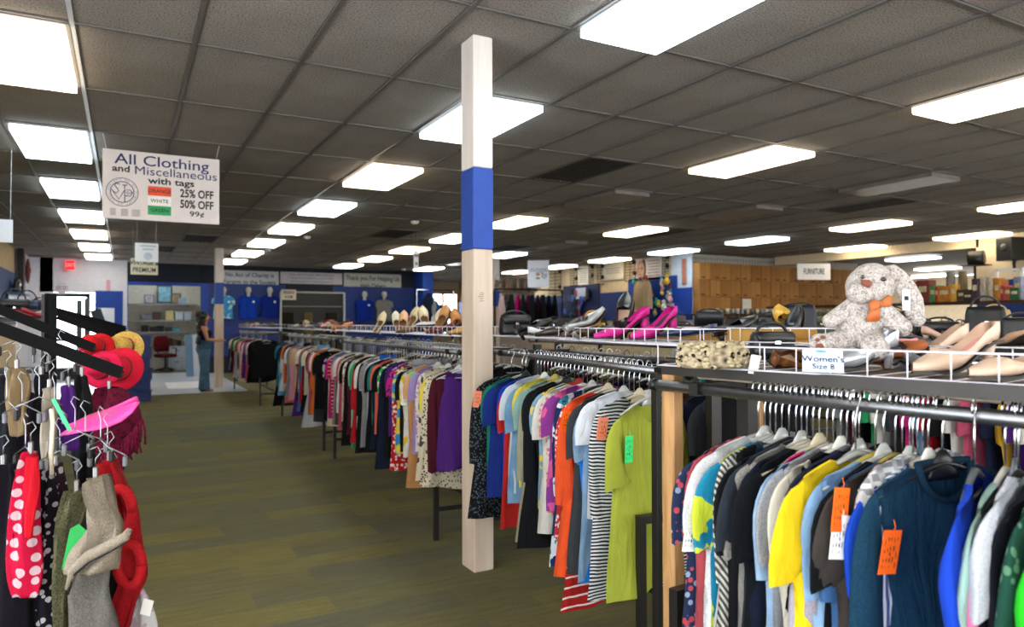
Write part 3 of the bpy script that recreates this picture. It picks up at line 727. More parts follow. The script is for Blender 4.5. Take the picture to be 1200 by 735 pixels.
# ------------------------------------------------------------------ garments: rack 2 (near to far)
G2 = [
 (0.12, 'shirt', fab('#a9b23f'), 'lime green blouse with a green tag, nearest on the rack past the steel post', 'clear', (('green', dict(x=-.175, y=-.035, z=-.225, ry=.05)),), 1.14, .2),
 (0.215, 'tunic', fab('#1d222c', 'hstripe', '#dcdcda', .75), 'navy and white striped T-shirt beside the lime green blouse', 'beige', (('coral', dict(x=-.2, y=-.03, z=-.2)),), 1.0, .12),
 (0.27, 'tee', fab('#dfe3ea'), 'white T-shirt left of the striped one', 'clear', (), .85, .1),
 (0.32, 'longtee', fab('#6f8fae', 'denim', '#86a3bf'), 'steel blue shirt between the white and bright blue T-shirts', 'clear', (), 1.0, .1),
 (0.38, 'longtee', fab('#2277d0'), 'bright blue T-shirt on the rack right of the pillar', 'clear', (), 1.04, .1),
 (0.44, 'longtee', fab('#3a3d40'), 'charcoal T-shirt right of the red striped dress', 'black', (), 1.0, .1),
 (0.50, 'dress', fab('#a31f1d', 'thin', '#e6d9cf', 1.4), 'red dress with thin white stripes', 'clear', (('yellow', dict(x=-.2, y=-.02, z=-.2)),), 1.0, .1),
 (0.56, 'tunic', fab('#f0582a'), 'bright orange top left of the red striped dress', 'beige', (('orange', dict(x=-.22, y=-.03, z=-.2)),), 1.03, .12),
 (0.63, 'blouse', fab('#c8393a', 'floral', '#f0e4da', .7), 'red and white flower print blouse', 'clear', (), 1.1, .1),
 (0.69, 'tunic', fab('#1c2f5a', 'print', '#d9dfe6', 1.6, '#2b8a9c'), 'navy, white and teal printed tunic', 'black', (), 1.0, .1),
 (0.76, 'tee', fab('#8a3a8c', 'print', '#d95a98', 1.5), 'purple and pink printed T-shirt', 'clear', (), .9, .1),
 (0.82, 'tee', fab('#d6cfc6', 'floral', '#d97a72', 1.), 'white T-shirt with red flowers', 'clear', (), .95, .08),
 (0.88, 'longtee', fab('#d7d3c9'), 'off-white long T-shirt on the rack right of the pillar', 'white', (), .95, .1),
 (0.94, 'tee', fab('#7fa3b8', 'print', '#e2c84a', 1.5), 'light blue T-shirt with yellow print', 'red', (), .92, .1),
 (1.0, 'longtee', fab('#0e0f11'), 'black long T-shirt with the coral hanger beside it', 'red', (), 1.0, .1),
 (1.06, 'tunic', fab('#101216'), 'black tunic in the middle of the pillar rack', 'black', (), 1.0, .1),
 (1.12, 'tee', fab('#16181c'), 'black T-shirt beside the khaki top', 'black', (), .95, .1),
 (1.18, 'tunic', fab('#9c9a82'), 'khaki tunic hanging low on the rack right of the pillar', 'clear', (), 1.02, .08),
 (1.24, 'tee', fab('#86a8a0'), 'sage green T-shirt next to the khaki tunic', 'yellow', (), .95, .08),
 (1.30, 'tee', fab('#d2c64a'), 'mustard yellow T-shirt in the pillar rack', 'yellow', (), .9, .08),
 (1.36, 'shirt', fab('#5d86ab', 'denim', '#7a9fc0'), 'mid blue chambray shirt', 'clear', (), .98, .08),
 (1.42, 'tee', fab('#b9c6c4'), 'pale aqua T-shirt left of the chambray shirt', 'clear', (), .95, .08),
 (1.48, 'tee', fab('#c8d4dc'), 'pale blue-white T-shirt in the pillar rack', 'white', (), .9, .08),
 (1.54, 'longtee', fab('#b3261f'), 'red long T-shirt showing below the blue ones', 'clear', (), 1.05, .08),
 (1.60, 'tee', fab('#1c3fae'), 'royal blue T-shirt near the pillar', 'clear', (), 1.0, .08),
 (1.68, 'tee', fab('#1a2f7a'), 'deep blue T-shirt near the pillar', 'black', (), 1.03, .08),
 (1.75, 'tee', fab('#1e7a5c'), 'emerald green T-shirt near the pillar', 'clear', (), 1.02, .08),
 (1.81, 'tunic', fab('#101417', 'speck', '#55606c', .8), 'black dotted top closest to the white pillar', 'black', (('coral', dict(x=-.22, y=-.02, z=-.2)),), 1.02, .08),
 (1.88, 'longtee', fab('#131a24'), 'dark navy T-shirt behind the white pillar', 'black', (), 1.0, .08),
 (1.95, 'tee', fab('#4a2a5c'), 'plum T-shirt behind the white pillar', 'black', (), 1.0, .08),
]
for n, (dd, kind, mat, lab, hm, tg, sc, rz) in enumerate(G2[:28]):
    dd = .22+(dd-.12)*.78
    (p, r0) = along(R2A, R2B, dd)
    hang(p[0]-(.10 if n == 27 else .05 if n > 24 else 0), p[1], rz-.12*(n != 0)+rnd.uniform(-.07, .07), kind, mat, lab, 'clothes on the rack right of the pillar', v=n % 5, th=.020, hm=hm, tags=tg, sz=sc, hst=(1 if n == 0 else n % 3))
# ------------------------------------------------------------------ garments: long row beyond the pillar, nearest first
CN = {'black': '#0f1012', 'navy': '#161d33', 'charcoal': '#33363a', 'grey': '#86878a', 'light grey': '#b4b5b8', 'white': '#dedcd6', 'cream': '#d9cdb2', 'beige': '#b7a385', 'tan': '#b98452', 'brown': '#5c4030', 'maroon': '#4c1424', 'red': '#b51f24', 'coral': '#e0694f', 'orange': '#e0702a', 'mustard': '#c79a2c', 'yellow': '#e2cf4a', 'olive': '#6c6a3c', 'green': '#2f9a5f', 'mint': '#9cc9b4', 'dark green': '#1f4a36', 'teal': '#217478', 'sky blue': '#6fa5d4', 'blue': '#2457b5', 'denim blue': '#49709a', 'purple': '#4b2270', 'lilac': '#9c86b8', 'magenta': '#c42379', 'pink': '#e296ac', 'rose': '#b8506a', 'peach': '#e0a878'}
FAR = [('purple', 'tank', None), ('maroon', 'sweater', None), ('cream', 'tunic', ('speck', '#3c3a36')), ('yellow', 'tee', None), ('cream', 'tunic', ('print', '#4a4a44')), ('white', 'blouse', ('floral', '#c98aa0')), ('lilac', 'tee', None), ('tan', 'tunic', None), ('peach', 'tee', None), ('grey', 'pants', None), ('white', 'tee', ('print', '#d9b92c')), ('black', 'tee', None), ('yellow', 'tee', ('print', '#3a8ac0')), ('red', 'tunic', ('floral', '#f0d8c8')), ('magenta', 'tee', ('floral', '#3a2a6a')), ('white', 'kid', ('floral', '#d06a6a')), ('purple', 'tee', None), ('black', 'longtee', None), ('navy', 'tunic', None), ('green', 'tee', ('floral', '#e8e0d0')), ('black', 'tee', None), ('coral', 'tee', None), ('navy', 'tunic', None), ('teal', 'tee', None), ('black', 'longtee', None), ('light grey', 'tee', None), ('blue', 'skirt', None), ('grey', 'longtee', None), ('light grey', 'tee', None), ('black', 'tunic', None), ('white', 'tee', None), ('black', 'longtee', None), ('red', 'tunic', None), ('green', 'longtee', None), ('mint', 'tee', None), ('maroon', 'tunic', None), ('black', 'tunic', None), ('white', 'tee', ('floral', '#c05a5a')), ('black', 'tee', None), ('cream', 'tee', ('speck', '#8a7a6a')), ('dark green', 'longtee', None), ('rose', 'longtee', None), ('white', 'tee', None), ('brown', 'longtee', None), ('pink', 'tee', None), ('grey', 'longtee', None), ('blue', 'tee', None), ('red', 'tee', ('thin', '#e8e0d8')), ('magenta', 'tee', None), ('cream', 'longtee', None), ('black', 'tunic', None), ('purple', 'tee', ('print', '#d8c8e0'))]
FAR2 = ['black', 'charcoal', 'orange', 'white', 'navy', 'rose', 'light grey', 'maroon', 'sky blue', 'cream', 'black', 'teal', 'red', 'denim blue', 'white', 'tan', 'black', 'purple', 'peach', 'navy', 'light grey', 'pink', 'black', 'mustard', 'grey', 'blue', 'white', 'coral', 'charcoal', 'navy', 'denim blue', 'orange', 'white', 'dark green', 'black', 'sky blue', 'navy', 'denim blue', 'teal', 'black', 'navy', 'grey']
FAR3 = ['black', 'black', 'black', 'black', 'charcoal', 'white', 'rose', 'light grey', 'purple', 'white', 'black', 'magenta', 'white', 'cream', 'orange', 'teal', 'white', 'maroon', 'light grey', 'white', 'green', 'red', 'black', 'navy', 'white', 'pink', 'grey', 'black']
def ordinal(n):
    w = ['first', 'second', 'third', 'fourth', 'fifth', 'sixth', 'seventh', 'eighth', 'ninth', 'tenth', 'eleventh', 'twelfth', 'thirteenth', 'fourteenth', 'fifteenth', 'sixteenth', 'seventeenth', 'eighteenth', 'nineteenth', 'twentieth']
    if n <= 20: return w[n-1]
    t = ['twenty', 'thirty', 'forty', 'fifty', 'sixty']; d, r = divmod(n, 10)
    return {2: 'twentieth', 3: 'thirtieth', 4: 'fortieth', 5: 'fiftieth', 6: 'sixtieth'}[d] if r == 0 else t[d-2]+'-'+w[r-1]
PW = {'speck': 'speckled', 'print': 'printed', 'floral': 'flowered', 'thin': 'striped'}
HC = ['clear', 'clear', 'grey', 'black', 'clear', 'white', 'beige']
for n, (cn, kind, pt) in enumerate(FAR):
    p, r0 = along(RFA, RFB, -.10+n*(3.36/len(FAR)))
    m = fab(CN[cn], pt[0], pt[1], 1.2) if pt else fab(CN[cn])
    lab = '%s%s %s, %s garment beyond the white pillar along the aisle' % (cn, ' '+PW[pt[0]] if pt else '', ITEM[kind], ordinal(n+1))
    hang(p[0], p[1], rnd.uniform(-.14, .14)-.02, kind, m, lab, 'clothes on the rack beyond the pillar', v=n % 6, th=.022, hm=HC[n % 7], near=n < 14, sx=.86, sz=rnd.uniform(.92, 1.08), hlabel='%s hanger of the %s garment beyond the white pillar' % (HC[n % 7], ordinal(n+1)),
         tags=(('green', dict(x=-.2, y=-.02, z=-.18)),) if n == 8 else (('white', dict(x=-.2, y=-.02, z=-.3)),) if n in (3, 10) else (('coral', dict(x=-.2, y=-.02, z=-.2)),) if n == 17 else ())
kinds2 = ['tee', 'longtee', 'tunic', 'tee', 'tee', 'longtee', 'dress', 'tee', 'skirt', 'tee', 'tunic']
for n, cn in enumerate(FAR2):
    p, r0 = along(RGA, RGB, .04+n*(3.35/len(FAR2))); kind = kinds2[n % 11]
    hang(p[0], p[1], rnd.uniform(-.15, .15), kind, fab(CN[cn]), '%s %s, %s garment of the middle rack along the aisle' % (cn, ITEM[kind], ordinal(n+1)), 'clothes on the middle rack of the long row', v=n % 6, th=.022, hm=HC[n % 7], near=False, sx=.9, sz=rnd.uniform(.9, 1.06), hlabel='%s hanger of the %s garment of the middle aisle rack' % (HC[n % 7], ordinal(n+1)))
for n, cn in enumerate(FAR3):
    p, r0 = along(RHA, RHB, .06+n*(3.4/len(FAR3))); kind = ['tee', 'longtee', 'tee', 'tunic', 'tee'][n % 5]
    hang(p[0], p[1], rnd.uniform(-.15, .15), kind, fab(CN[cn]), '%s %s, %s garment on the rack the woman browses' % (cn, ITEM[kind], ordinal(n+1)), 'clothes on the rack the woman browses', v=n % 6, th=.025, hm=HC[n % 7], near=False, sz=rnd.uniform(.9, 1.05), hlabel='%s hanger of the %s garment before the woman' % (HC[n % 7], ordinal(n+1)))
# ------------------------------------------------------------------ shoes, bags, hats
def sm(t): t = max(0, min(1, t)); return t*t*(3-2*t)
def shoe(label, loc, yaw, c, inner='#c9a98a', heel=.06, L=.24, pitch=0., roll=0., mat=None, kind='pump', group=None, sole='#2a2018', block=0, pt=1.):
    t = empty({'pump': 'pump_shoe', 'flat': 'flat_shoe', 'sneaker': 'sneaker', 'boot': 'boot', 'loafer': 'loafer'}[kind], loc, yaw, label, 'boot' if kind == 'boot' else 'shoe', group)
    t.rotation_euler = (roll, pitch, yaw)
    mt = mat or plain(c, .35, 0, .5, .06, 20); rings = []; ins = []; N = 16
    for i in range(N):
        s = i/(N-1); x = -L/2 + L*s
        b = heel*(1-sm(s/.66)) + .004
        w = (.027 + .013*sm((s-.2)/.45)) * (1 if s < .72 else (1-((s-.72)/.285)**(2.0 if pt > .8 else 3.5))**(.75))
        if s < .06: w *= .55+.45*s/.06
        w = max(w, .004)
        if s < .6: h, o = .058-.016*sm(s/.35) + (.02 if kind in ('loafer', 'sneaker') else 0), .38-.1*sm((s-.35)/.3)
        else: h, o = .05-.030*sm((s-.6)/.4), 0.
        if .52 < s < .63: o = .2 if s < .6 else 0.
        if kind == 'flat': h *= .8
        if kind == 'boot' and s < .45: h, o = .30 - .02*sin(3*s), .12
        if kind == 'boot' and .45 <= s < .6: h, o = .30-.24*sm((s-.43)/.15), .02
        ring = []
        for j in range(13):
            th = (-1+2*j/12)*pi*(1-o)
            y = w*math.copysign(abs(sin(th))**.75, sin(th)); z = b + h*(1-math.copysign(abs(cos(th))**.75, cos(th)))/2
            ring.append(Vector((x, y, z)))
        rings.append(ring)
        if s < .62: ins.append([Vector((x, -w*.82, b+.012)), Vector((x, 0, b+.009)), Vector((x, w*.82, b+.012))])
    m = MB().skin(rings, False); k = len(rings[0]); m.f.append(tuple(range(k)))
    m.build('upper', mt, t, smooth=True); MB().skin(ins, False).build('insole', plain(inner, .6), t, smooth=True)
    sl = []
    for i in range(N):
        s = i/(N-1); x = -L/2+L*s; b = heel*(1-sm(s/.66)); w = max(.003, (.026+.014*sm((s-.2)/.45))*(1 if s < .72 else max(0, 1-((s-.72)/.285)**2)**.75))
        th_ = .016 if kind == 'sneaker' else .004
        sl.append([Vector((x, -w, b+.004)), Vector((x, -w, b-.0)), Vector((x, w, b-.0)), Vector((x, w, b+.004+th_*.4))])
    MB().skin(sl, True, True).build('sole', plain('#dedad2' if kind == 'sneaker' else sole, .5), t)
    if heel > .025:
        hx = -L/2+.02; MB().loft([((hx+.004, 0, heel), (.020, 0, 0), (0, .022, 0)), ((hx-.002, 0, heel*.6), (.011+.010*block, 0, 0), (0, .011+.010*block, 0)), ((hx, 0, .003), (.008+.010*block, 0, 0), (0, .008+.010*block, 0))], 10).build('heel', mt, t, smooth=True)
    return t
def handbag(label, loc, yaw, c, w=.24, h=.18, d=.09, strap=.12, mat=None, name='handbag', group=None, tilt=0., handle_c=None, flap=True):
    t = empty(name, loc, yaw, label, 'bag', group); t.rotation_euler = (tilt, 0, yaw); mt = mat or plain(c, .42, 0, .5, .08, 18)
    m = MB(); secs = []
    for k in range(8):
        s = k/7; secs.append(((0, 0, h*s), (w/2*(1-.10*s**2 - (.06 if k in (0, 7) else 0)), 0, 0), (0, d/2*(1-.55*s**1.5-(.15 if k == 0 else 0)), 0)))
    m.loft(secs, 20, True, 3.2).build('body', mt, t, smooth=True)
    if flap: MB().loft([((0, -.012, h*1.01), (w*.44, 0, 0), (0, .012+d*.2, 0)), ((0, -d*.36, h*.82), (w*.45, 0, 0), (0, .008, 0)), ((0, -d*.47, h*.55), (w*.40, 0, 0), (0, .006, 0))], 14, True, 3.).build('flap', mt, t, smooth=True)
    hc = plain(handle_c or c, .4)
    MB().tube([(w*.34*cos(a), .0, h*.95+strap*sin(a)) for a in [pi*k/14 for k in range(15)]], .006, 8).build('handle', hc, t, smooth=True)
    MB().bbox((0, -d*.5, h*.56), (.022, .008, .016), .003).build('clasp', CHROME, t)
    return t
# ------------------------------------------------------------------ baskets on the racks
basket('white wire basket along the front of the nearest rack, holding bunny and pale pumps', (1.60, .35), (1.36, 1.60), .40, .060, 1.285, .083)
basket('white wire basket on the rack right of the pillar, holding the magenta pumps', R2A, (2.09, 4.05), .22, .060, 1.322, .085)
(pb, rzb) = along(R2A, R2B, .0)
basket('white wire back basket behind the knitted bag, with cardboard inside', (2.20, 1.75), (2.28, 3.4), .22, .062, 1.322, .085)
basket('white wire basket full of cream pumps beyond the pillar', (RFA[0], RFA[1]), (RFB[0], RFB[1]), .40, .060, 1.322, .09)
basket('white wire basket with small shoes on the middle rack', (RGA[0], RGA[1]), (RGB[0], RGB[1]), .40, .060, 1.322, .12)
basket('white wire basket over the rack the woman browses', (RHA[0], RHA[1]), (RHB[0], RHB[1]), .40, .060, 1.322, .15)
t = empty('cardboard_tray', (2.30, 2.55, 1.328), 0, 'flat brown cardboard tray in the back basket', 'tray')
MB().box((0, 0, .004), (.14, 1.4, .006)).build('bottom', plain('#a8803e', .8), t)
for s in (-1, 1): MB().box((s*.07, 0, .027), (.004, 1.4, .05)).build('side', plain('#b38a44', .8), t)
# basket 3: knitted bag, black bags, card, bunny, pumps
CAMR = Vector((_rt.x, _rt.y, 0)).normalized(); CAMF = Vector((_fw.x, _fw.y, 0)).normalized()
def yaw_cam(off=0.): return math.atan2(CAMR.y, CAMR.x)+off
p = at_z(848, 432, 1.292) + CAMF*.10
t = empty('knitted_bag', (p.x, p.y, 1.288), yaw_cam(.25), 'beige, black and white chunky knitted bag lying in the nearest wire basket', 'bag')
mb = MB(); q = random.Random(4)
secs = [((0, 0, 0), (.075, 0, 0), (0, .05, 0)), ((0, 0, .012), (.092, 0, 0), (0, .062, 0)), ((0, 0, .04), (.094, 0, 0), (0, .062, 0)), ((0, 0, .060), (.084, 0, 0), (0, .052, 0)), ((0, 0, .070), (.05, 0, 0), (0, .03, 0))]
mb.loft(secs, 28, True, 2.6).build('body', fab('#3a332b', 'knit', '#c9b796', 3.2), t, smooth=True)
kn = MB()
for k in range(210):
    a = q.uniform(0, 2*pi); z = q.uniform(.004, .068); f = 1-.18*(abs(z-.03)/.04)**3
    kn.ellipsoid((.092*f*math.copysign(abs(cos(a))**.8, cos(a)), .062*f*math.copysign(abs(sin(a))**.8, sin(a)), z), (.0085, .0085, .0055), 6, 4)
o = kn.build('knit_stitches', fab('#c9b894', 'speck', '#2e2822', 1.3), t, smooth=True); o['kind'] = 'stuff'
MB().bbox((.075, -.073, .03), (.028, .002, .05), .0005).build('paper_tag', WHITE, t, rot=(.1, .15, 0))
p = at_z(925, 416, 1.30) + CAMF*.16
handbag('soft black handbag slumped behind the wire rail left of the bunny', (p.x, p.y, 1.29), yaw_cam(.1), '#0d0d0f', .16, .085, .10, .035)
p = at_z(880, 405, 1.31)+CAMF*.16
shoe('black beaded slipper standing behind the knitted bag', (p.x, p.y, 1.33), yaw_cam(2.6), '#17171a', heel=.03, L=.15, pitch=-.6, mat=fab('#121215', 'speck', '#8a8f98', 1.2))
p = at_z(935, 430, 1.29) + CAMF*.035
shoe('brown leather shoe under the black handbag', (p.x, p.y, 1.291), yaw_cam(.4), '#7a4a22', heel=.0, L=.14, kind='flat', roll=.5)
# the plush bunny, in a frame turned to the camera; 1 unit = a pixel of the photo at its distance
t0 = 1.80; bo = at_d(1008, 414, t0); bun = empty('plush_bunny', bo, yaw_cam(), 'grey and white plush bunny with orange bow sitting in the wire basket', 'plush toy')
U = t0/FPX
def B(px, py, dy=0.): return Vector(((px-1008)*U, dy*U, (414-py)*U))
def PL(*parts):
    m = MB()
    for c, r, *mm in parts: m.ellipsoid(c, tuple(v*U for v in r), 18, 12, mm[0] if mm else None)
    return m
def along_m(a, b):
    d = (b-a).normalized(); return d.to_track_quat('Z', 'Y').to_matrix()
bb = PL((B(1020, 336), (27, 25, 25)), (B(1001, 344, -14), (15, 15, 13)), (B(1003, 338, -16), (9, 9, 9)), (B(1022, 322), (20, 18, 14)), (B(1007, 383), (27, 22, 29)), (B(1008, 362), (17, 15, 12)), (B(1007, 398, 2), (29, 22, 17)))
for a, b, r0, r1 in ((B(994, 362, -4), B(968, 376, -12), 11, 9), (B(1028, 366, -14), B(1044, 384, -24), 12, 11), (B(995, 398, -8), B(953, 403, -20), 14, 12), (B(1014, 400, -14), B(1008, 406, -36), 16, 15)):
    for k in range(6):
        c = a.lerp(b, k/5); rr = (r0+(r1-r0)*k/5)*U; bb.ellipsoid(c, (rr, rr, rr), 14, 9)
bb.ellipsoid(B(950, 402, -23), (11.5*U, 8*U, 12*U), 14, 9); bb.ellipsoid(B(1006, 405, -38), (17*U, 7*U, 13*U), 14, 9)
FUR = NT('plush fur'); FUR.set(.95, 0, .1)
_n1 = FUR.n('ShaderNodeTexNoise', i_Scale=230., i_Detail=3.); FUR.l(FUR.coord(), _n1.inputs['Vector']); _n2 = FUR.n('ShaderNodeTexNoise', i_Scale=60., i_Detail=2.); FUR.l(FUR.coord(), _n2.inputs['Vector'])
FUR.base(FUR.mix(.35, FUR.ramp(_n1.outputs[0], (.36, lin('#6a615b')), (.47, lin('#a39a93')), (.64, lin('#cdc6c0'))), FUR.ramp(_n2.outputs[0], (.36, lin('#857b74')), (.58, lin('#c1b9b3'))))); FUR.bump(_n1.outputs[0], 1., .004)
ob = bb.build('body', FUR.m, bun, smooth=True)
md = ob.modifiers.new('fuse', 'REMESH'); md.mode = 'VOXEL'; md.voxel_size = .0032; md.use_smooth_shade = True
md = ob.modifiers.new('soften', 'SMOOTH'); md.factor = .6; md.iterations = 5
ear = MB(); e0, e1, e2, e3 = B(1037, 318, 2), B(1052, 324, 0), B(1066, 352, -6), B(1070, 376, -8)
ear.loft([(e0, Vector((0, 4*U, 6*U)), Vector((0, 8*U, 0))), (B(1046, 318, 0), Vector((3*U, 0, 8*U)), Vector((0, 7*U, 0))), (e1, Vector((9*U, 0, 6*U)), Vector((0, 5*U, 0))), (B(1060, 338, -4), Vector((12*U, 0, 4*U)), Vector((0, 4.5*U, 0))), (e2, Vector((13*U, 0, 2*U)), Vector((0, 4.5*U, 0))), (e3, Vector((11*U, 0, 0)), Vector((0, 4*U, 0))), (B(1071, 383, -8), Vector((5*U, 0, 0)), Vector((0, 2*U, 0)))], 16)
ear.build('ear', FUR.m, bun, smooth=True)
ear2 = MB().loft([(B(1003, 318, 10), Vector((5*U, 0, 3*U)), Vector((0, 6*U, 0))), (B(998, 330, 20), Vector((9*U, 0, 0)), Vector((0, 4*U, 0))), (B(994, 352, 24), Vector((9*U, 0, 0)), Vector((0, 4*U, 0))), (B(993, 366, 24), Vector((4*U, 0, 0)), Vector((0, 2*U, 0)))], 14)

BR = plain('#7a3f2c', .6)
MB().loft([(B(1002, 329.5, -25), Vector((5.5*U, 0, 0)), Vector((0, 3*U, 0))), (B(1003, 334, -27), Vector((6*U, 0, 0)), Vector((0, 4*U, 0))), (B(1004.5, 338.5, -26.5), Vector((2*U, 0, 0)), Vector((0, 3*U, 0)))], 10).build('nose', BR, bun, smooth=True)
MB().ellipsoid(B(1023, 328.8, -25), (3.4*U, 2.6*U, 2.6*U), 10, 6).build('eye', plain('#0b0b0c', .15, 0, .8), bun, smooth=True)
MB().ellipsoid(B(1001, 326, -21), (2.4*U, 2.4*U, 2.4*U), 10, 6).build('eye', plain('#0b0b0c', .15, 0, .8), bun, smooth=True)
ORB = plain('#b5602a', .5, 0, .4, .1); bow = MB()
for sx, ln in ((-1, 12), (1, 14)):
    bow.loft([(B(1020, 357, -24), Vector((0, 1*U, 2.5*U)), Vector((0, 2*U, 0))), (B(1020+sx*ln*.6, 356-2*sx, -25), Vector((0, 1*U, 6.5*U)), Vector((0, 2.6*U, 0))), (B(1020+sx*ln, 356-4*sx, -22), Vector((0, 1*U, 5*U)), Vector((0, 1.5*U, 0)))], 10)
bow.loft([(B(1016, 358, -24), Vector((3*U, 0, 0)), Vector((0, 1.5*U, 0))), (B(1012, 368, -25), Vector((7*U, 0, 0)), Vector((0, 1.2*U, 0))), (B(1011, 377, -24), Vector((8*U, 0, 1*U)), Vector((0, .8*U, 0)))], 10)
bow.ellipsoid(B(1020, 357, -25), (3*U, 3*U, 3*U), 8, 6); bow.build('bow', ORB, bun, smooth=True)
for px, py, r in ((947.5, 405.5, 4.6), (945, 397.5, 2.5), (951, 394.5, 2.5)): MB().ellipsoid(B(px, py, -30.6), (r*1.15*U, 1.6*U, r*.9*U), 10, 6).build('paw_pad', BR, bun, smooth=True)
for px, py, r in ((1001, 402, 2.6), (1008, 400.5, 2.6), (1013, 404, 2.4)): MB().ellipsoid(B(px, py, -44.4), (r*U, 1.4*U, r*U), 10, 6).build('paw_pad', BR, bun, smooth=True)
m = MB().bbox(B(1057, 352, -10), (9*U, .8*U, 24*U), .0006); m.build('ear_tag', WHITE, bun, rot=(0, 0, 0)); MB().bbox(B(1057, 350, -10.6), (5*U, .8*U, 5*U), .0004).build('tag_barcode', INK, bun)
# size card
p = at_z(966, 432, 1.30); t = empty('size_card', (p.x, p.y, 1.318), yaw_cam(.0), 'pale blue handwritten size card leaning on the wire basket before the bunny', 'card')
t.rotation_euler = (-.75, .04, yaw_cam(.05))
cw, chh = .112, .068
m = MB().quad((-cw/2-.006, 0, -chh/2), (cw/2-.02, 0, -chh/2), (cw/2, 0, chh/2), (-cw/2+.014, 0, chh/2)); n = len(m.v)
m.v += [(x, .002, z) for x, y, z in m.v]; m.f += [(7, 6, 5, 4), (0, 4, 5, 1), (1, 5, 6, 2), (2, 6, 7, 3), (3, 7, 4, 0)]
m.build('card', plain('#cfe0f0', .4, grain=.02), t)
text("Women's", 'lettering', .026, (-.004, -.0012, .004), UPR, NAVYINK, t, shear=.25, ext=.0003); text("Size 8", 'lettering', .023, (-.01, -.0012, -.019), UPR, NAVYINK, t, shear=.25, ext=.0003)
MB().ellipsoid((.0, -.001, .028), (.014, .0008, .0035), 12, 4).build('blue_mark', plain('#4f9fd0', .5), t)
def bshoe(px, py, z, push, *a, **k):
    p = at_z(px, py, z)+CAMF*push; return p
SILV = plain('#b9bcc2', .32, .6, .6, .08, 25); NUDE = plain('#c9ab92', .35, 0, .5, .06, 20)
p = at_z(1020, 436, 1.29)+CAMF*.05; shoe('silver metallic pump lying in the basket right of the bunny, toe left', (p.x, p.y, 1.293), yaw_cam(pi-.1), '#c9ccd2', '#8a8078', .05, .17, mat=SILV)
p = at_z(1055, 432, 1.29)+CAMF*.10; shoe('silver metallic pump standing on its heel behind the other silver pump', (p.x, p.y, 1.33), yaw_cam(pi/2+.5), '#c9ccd2', '#8a8078', .05, .17, mat=SILV, pitch=-.95)
p = at_z(1128, 440, 1.29)+CAMF*.03; shoe('nude high-heeled pump in the front of the basket, toe to the left', (p.x, p.y, 1.293), yaw_cam(pi+.08), '#d3b49c', '#c98f86', .070, .20, mat=NUDE)
p = at_z(1110, 432, 1.29)+CAMF*.09; shoe('nude high-heeled pump behind its partner near the pink strap', (p.x, p.y, 1.293), yaw_cam(pi-.12), '#d3b49c', '#c98f86', .065, .20, mat=NUDE)
p = at_z(1200, 447, 1.29)+CAMF*.04; shoe('beige flat shoe at the right edge of the basket', (p.x, p.y, 1.293), yaw_cam(pi), '#bfa793', '#a58b78', .02, .17, kind='flat', mat=NUDE)
p = at_z(1088, 416, 1.30)+CAMF*.17; handbag('dark slate folded purse behind the nude pumps', (p.x, p.y, 1.29), yaw_cam(-.1), '#23272e', .22, .06, .07, .01)
p = at_z(1085, 420, 1.31)+CAMF*.13
t = empty('pink_strap', (p.x, p.y, 1.35), yaw_cam(), 'pink leather strap draped over the dark purse', 'strap')
MB().tube([(-.02, 0, 0), (0, -.008, .006), (.03, -.005, .004), (.055, .01, .008)], .0055, 6).build('band', plain('#d88a8a', .5), t, smooth=True)
p = at_z(1132, 418, 1.33)+CAMF*.25
shoe('rust brown suede ankle boot at the back of the nearest rack', (p.x, p.y, 1.31), yaw_cam(.2), '#8a4a22', heel=.03, L=.15, kind='flat', mat=plain('#9a5226', .8), pitch=-.5)
# basket on rack 2
def on2(px, py=400, push=.10, z=1.335):
    p = at_x(px, 390, 1.93)
    if p.y < 2.0: p = at_x(px, 390, 2.15)
    return (p.x+push*.8, p.y+push*.3, z)
GR2 = None
MAG = plain('#c2147f', .55, 0, .4)
shoe('magenta suede pump with its pointed toe to the left', on2(722, 402, .05), yaw_cam(pi+.35), '#c2147f', '#3a1a2a', .10, .28, mat=MAG, block=1)
shoe('magenta suede pump behind and right of its partner', on2(750, 402, .13), yaw_cam(pi+.6), '#c2147f', '#3a1a2a', .10, .28, mat=MAG, block=1)
shoe('shiny silver-grey wedge leaning up in the pillar-side basket', on2(680, 397, .12, 1.39), yaw_cam(.3), '#9a9a98', '#6a6a66', .07, .22, pitch=-.85, mat=plain('#a9aaa6', .3, .5))
shoe('black loafer with silver edging left of the magenta pumps', on2(722, 398, .16, 1.37), yaw_cam(.9), '#121214', '#55524e', .03, .24, pitch=-.4, kind='loafer')
shoe('black patent loafer under the open clog', on2(702, 398, .08), yaw_cam(2.4), '#0e0e10', '#3a3632', .03, .24, kind='loafer')
shoe('black open clog with a pale tag standing upright on the pile', on2(712, 390, .18, 1.44), yaw_cam(1.2), '#1c1b1a', '#c9a08a', .03, .24, pitch=-1.1, kind='loafer')
shoe('black buckled sandal just right of the pillar', on2(618, 394, .1, 1.36), yaw_cam(.6), '#161414', '#6a5040', .05, .24, pitch=-.5)
shoe('dark brown pump lying by the pillar-side rail', on2(648, 396, .06), yaw_cam(pi-.2), '#2e221a', '#8a6a4a', .06, .25)
shoe('tan and black flat left of the silver wedge', on2(660, 397, .18), yaw_cam(pi+.5), '#5c4a34', '#9a8060', .02, .24, kind='flat')
shoe('white flat shoe low in the basket near the pillar', on2(636, 396, .04), yaw_cam(.1), '#c9c9c8', '#9a9a96', .015, .2, kind='flat')
shoe('navy flat shoe right of the magenta pumps', on2(783, 402, .2, 1.345), yaw_cam(2.8), '#1a2240', '#4a4a56', .02, .24, kind='flat')
handbag('black round leather bag directly right of the white pillar', on2(588, 392, .14), yaw_cam(.3), '#131316', .2, .12, .1, .03)
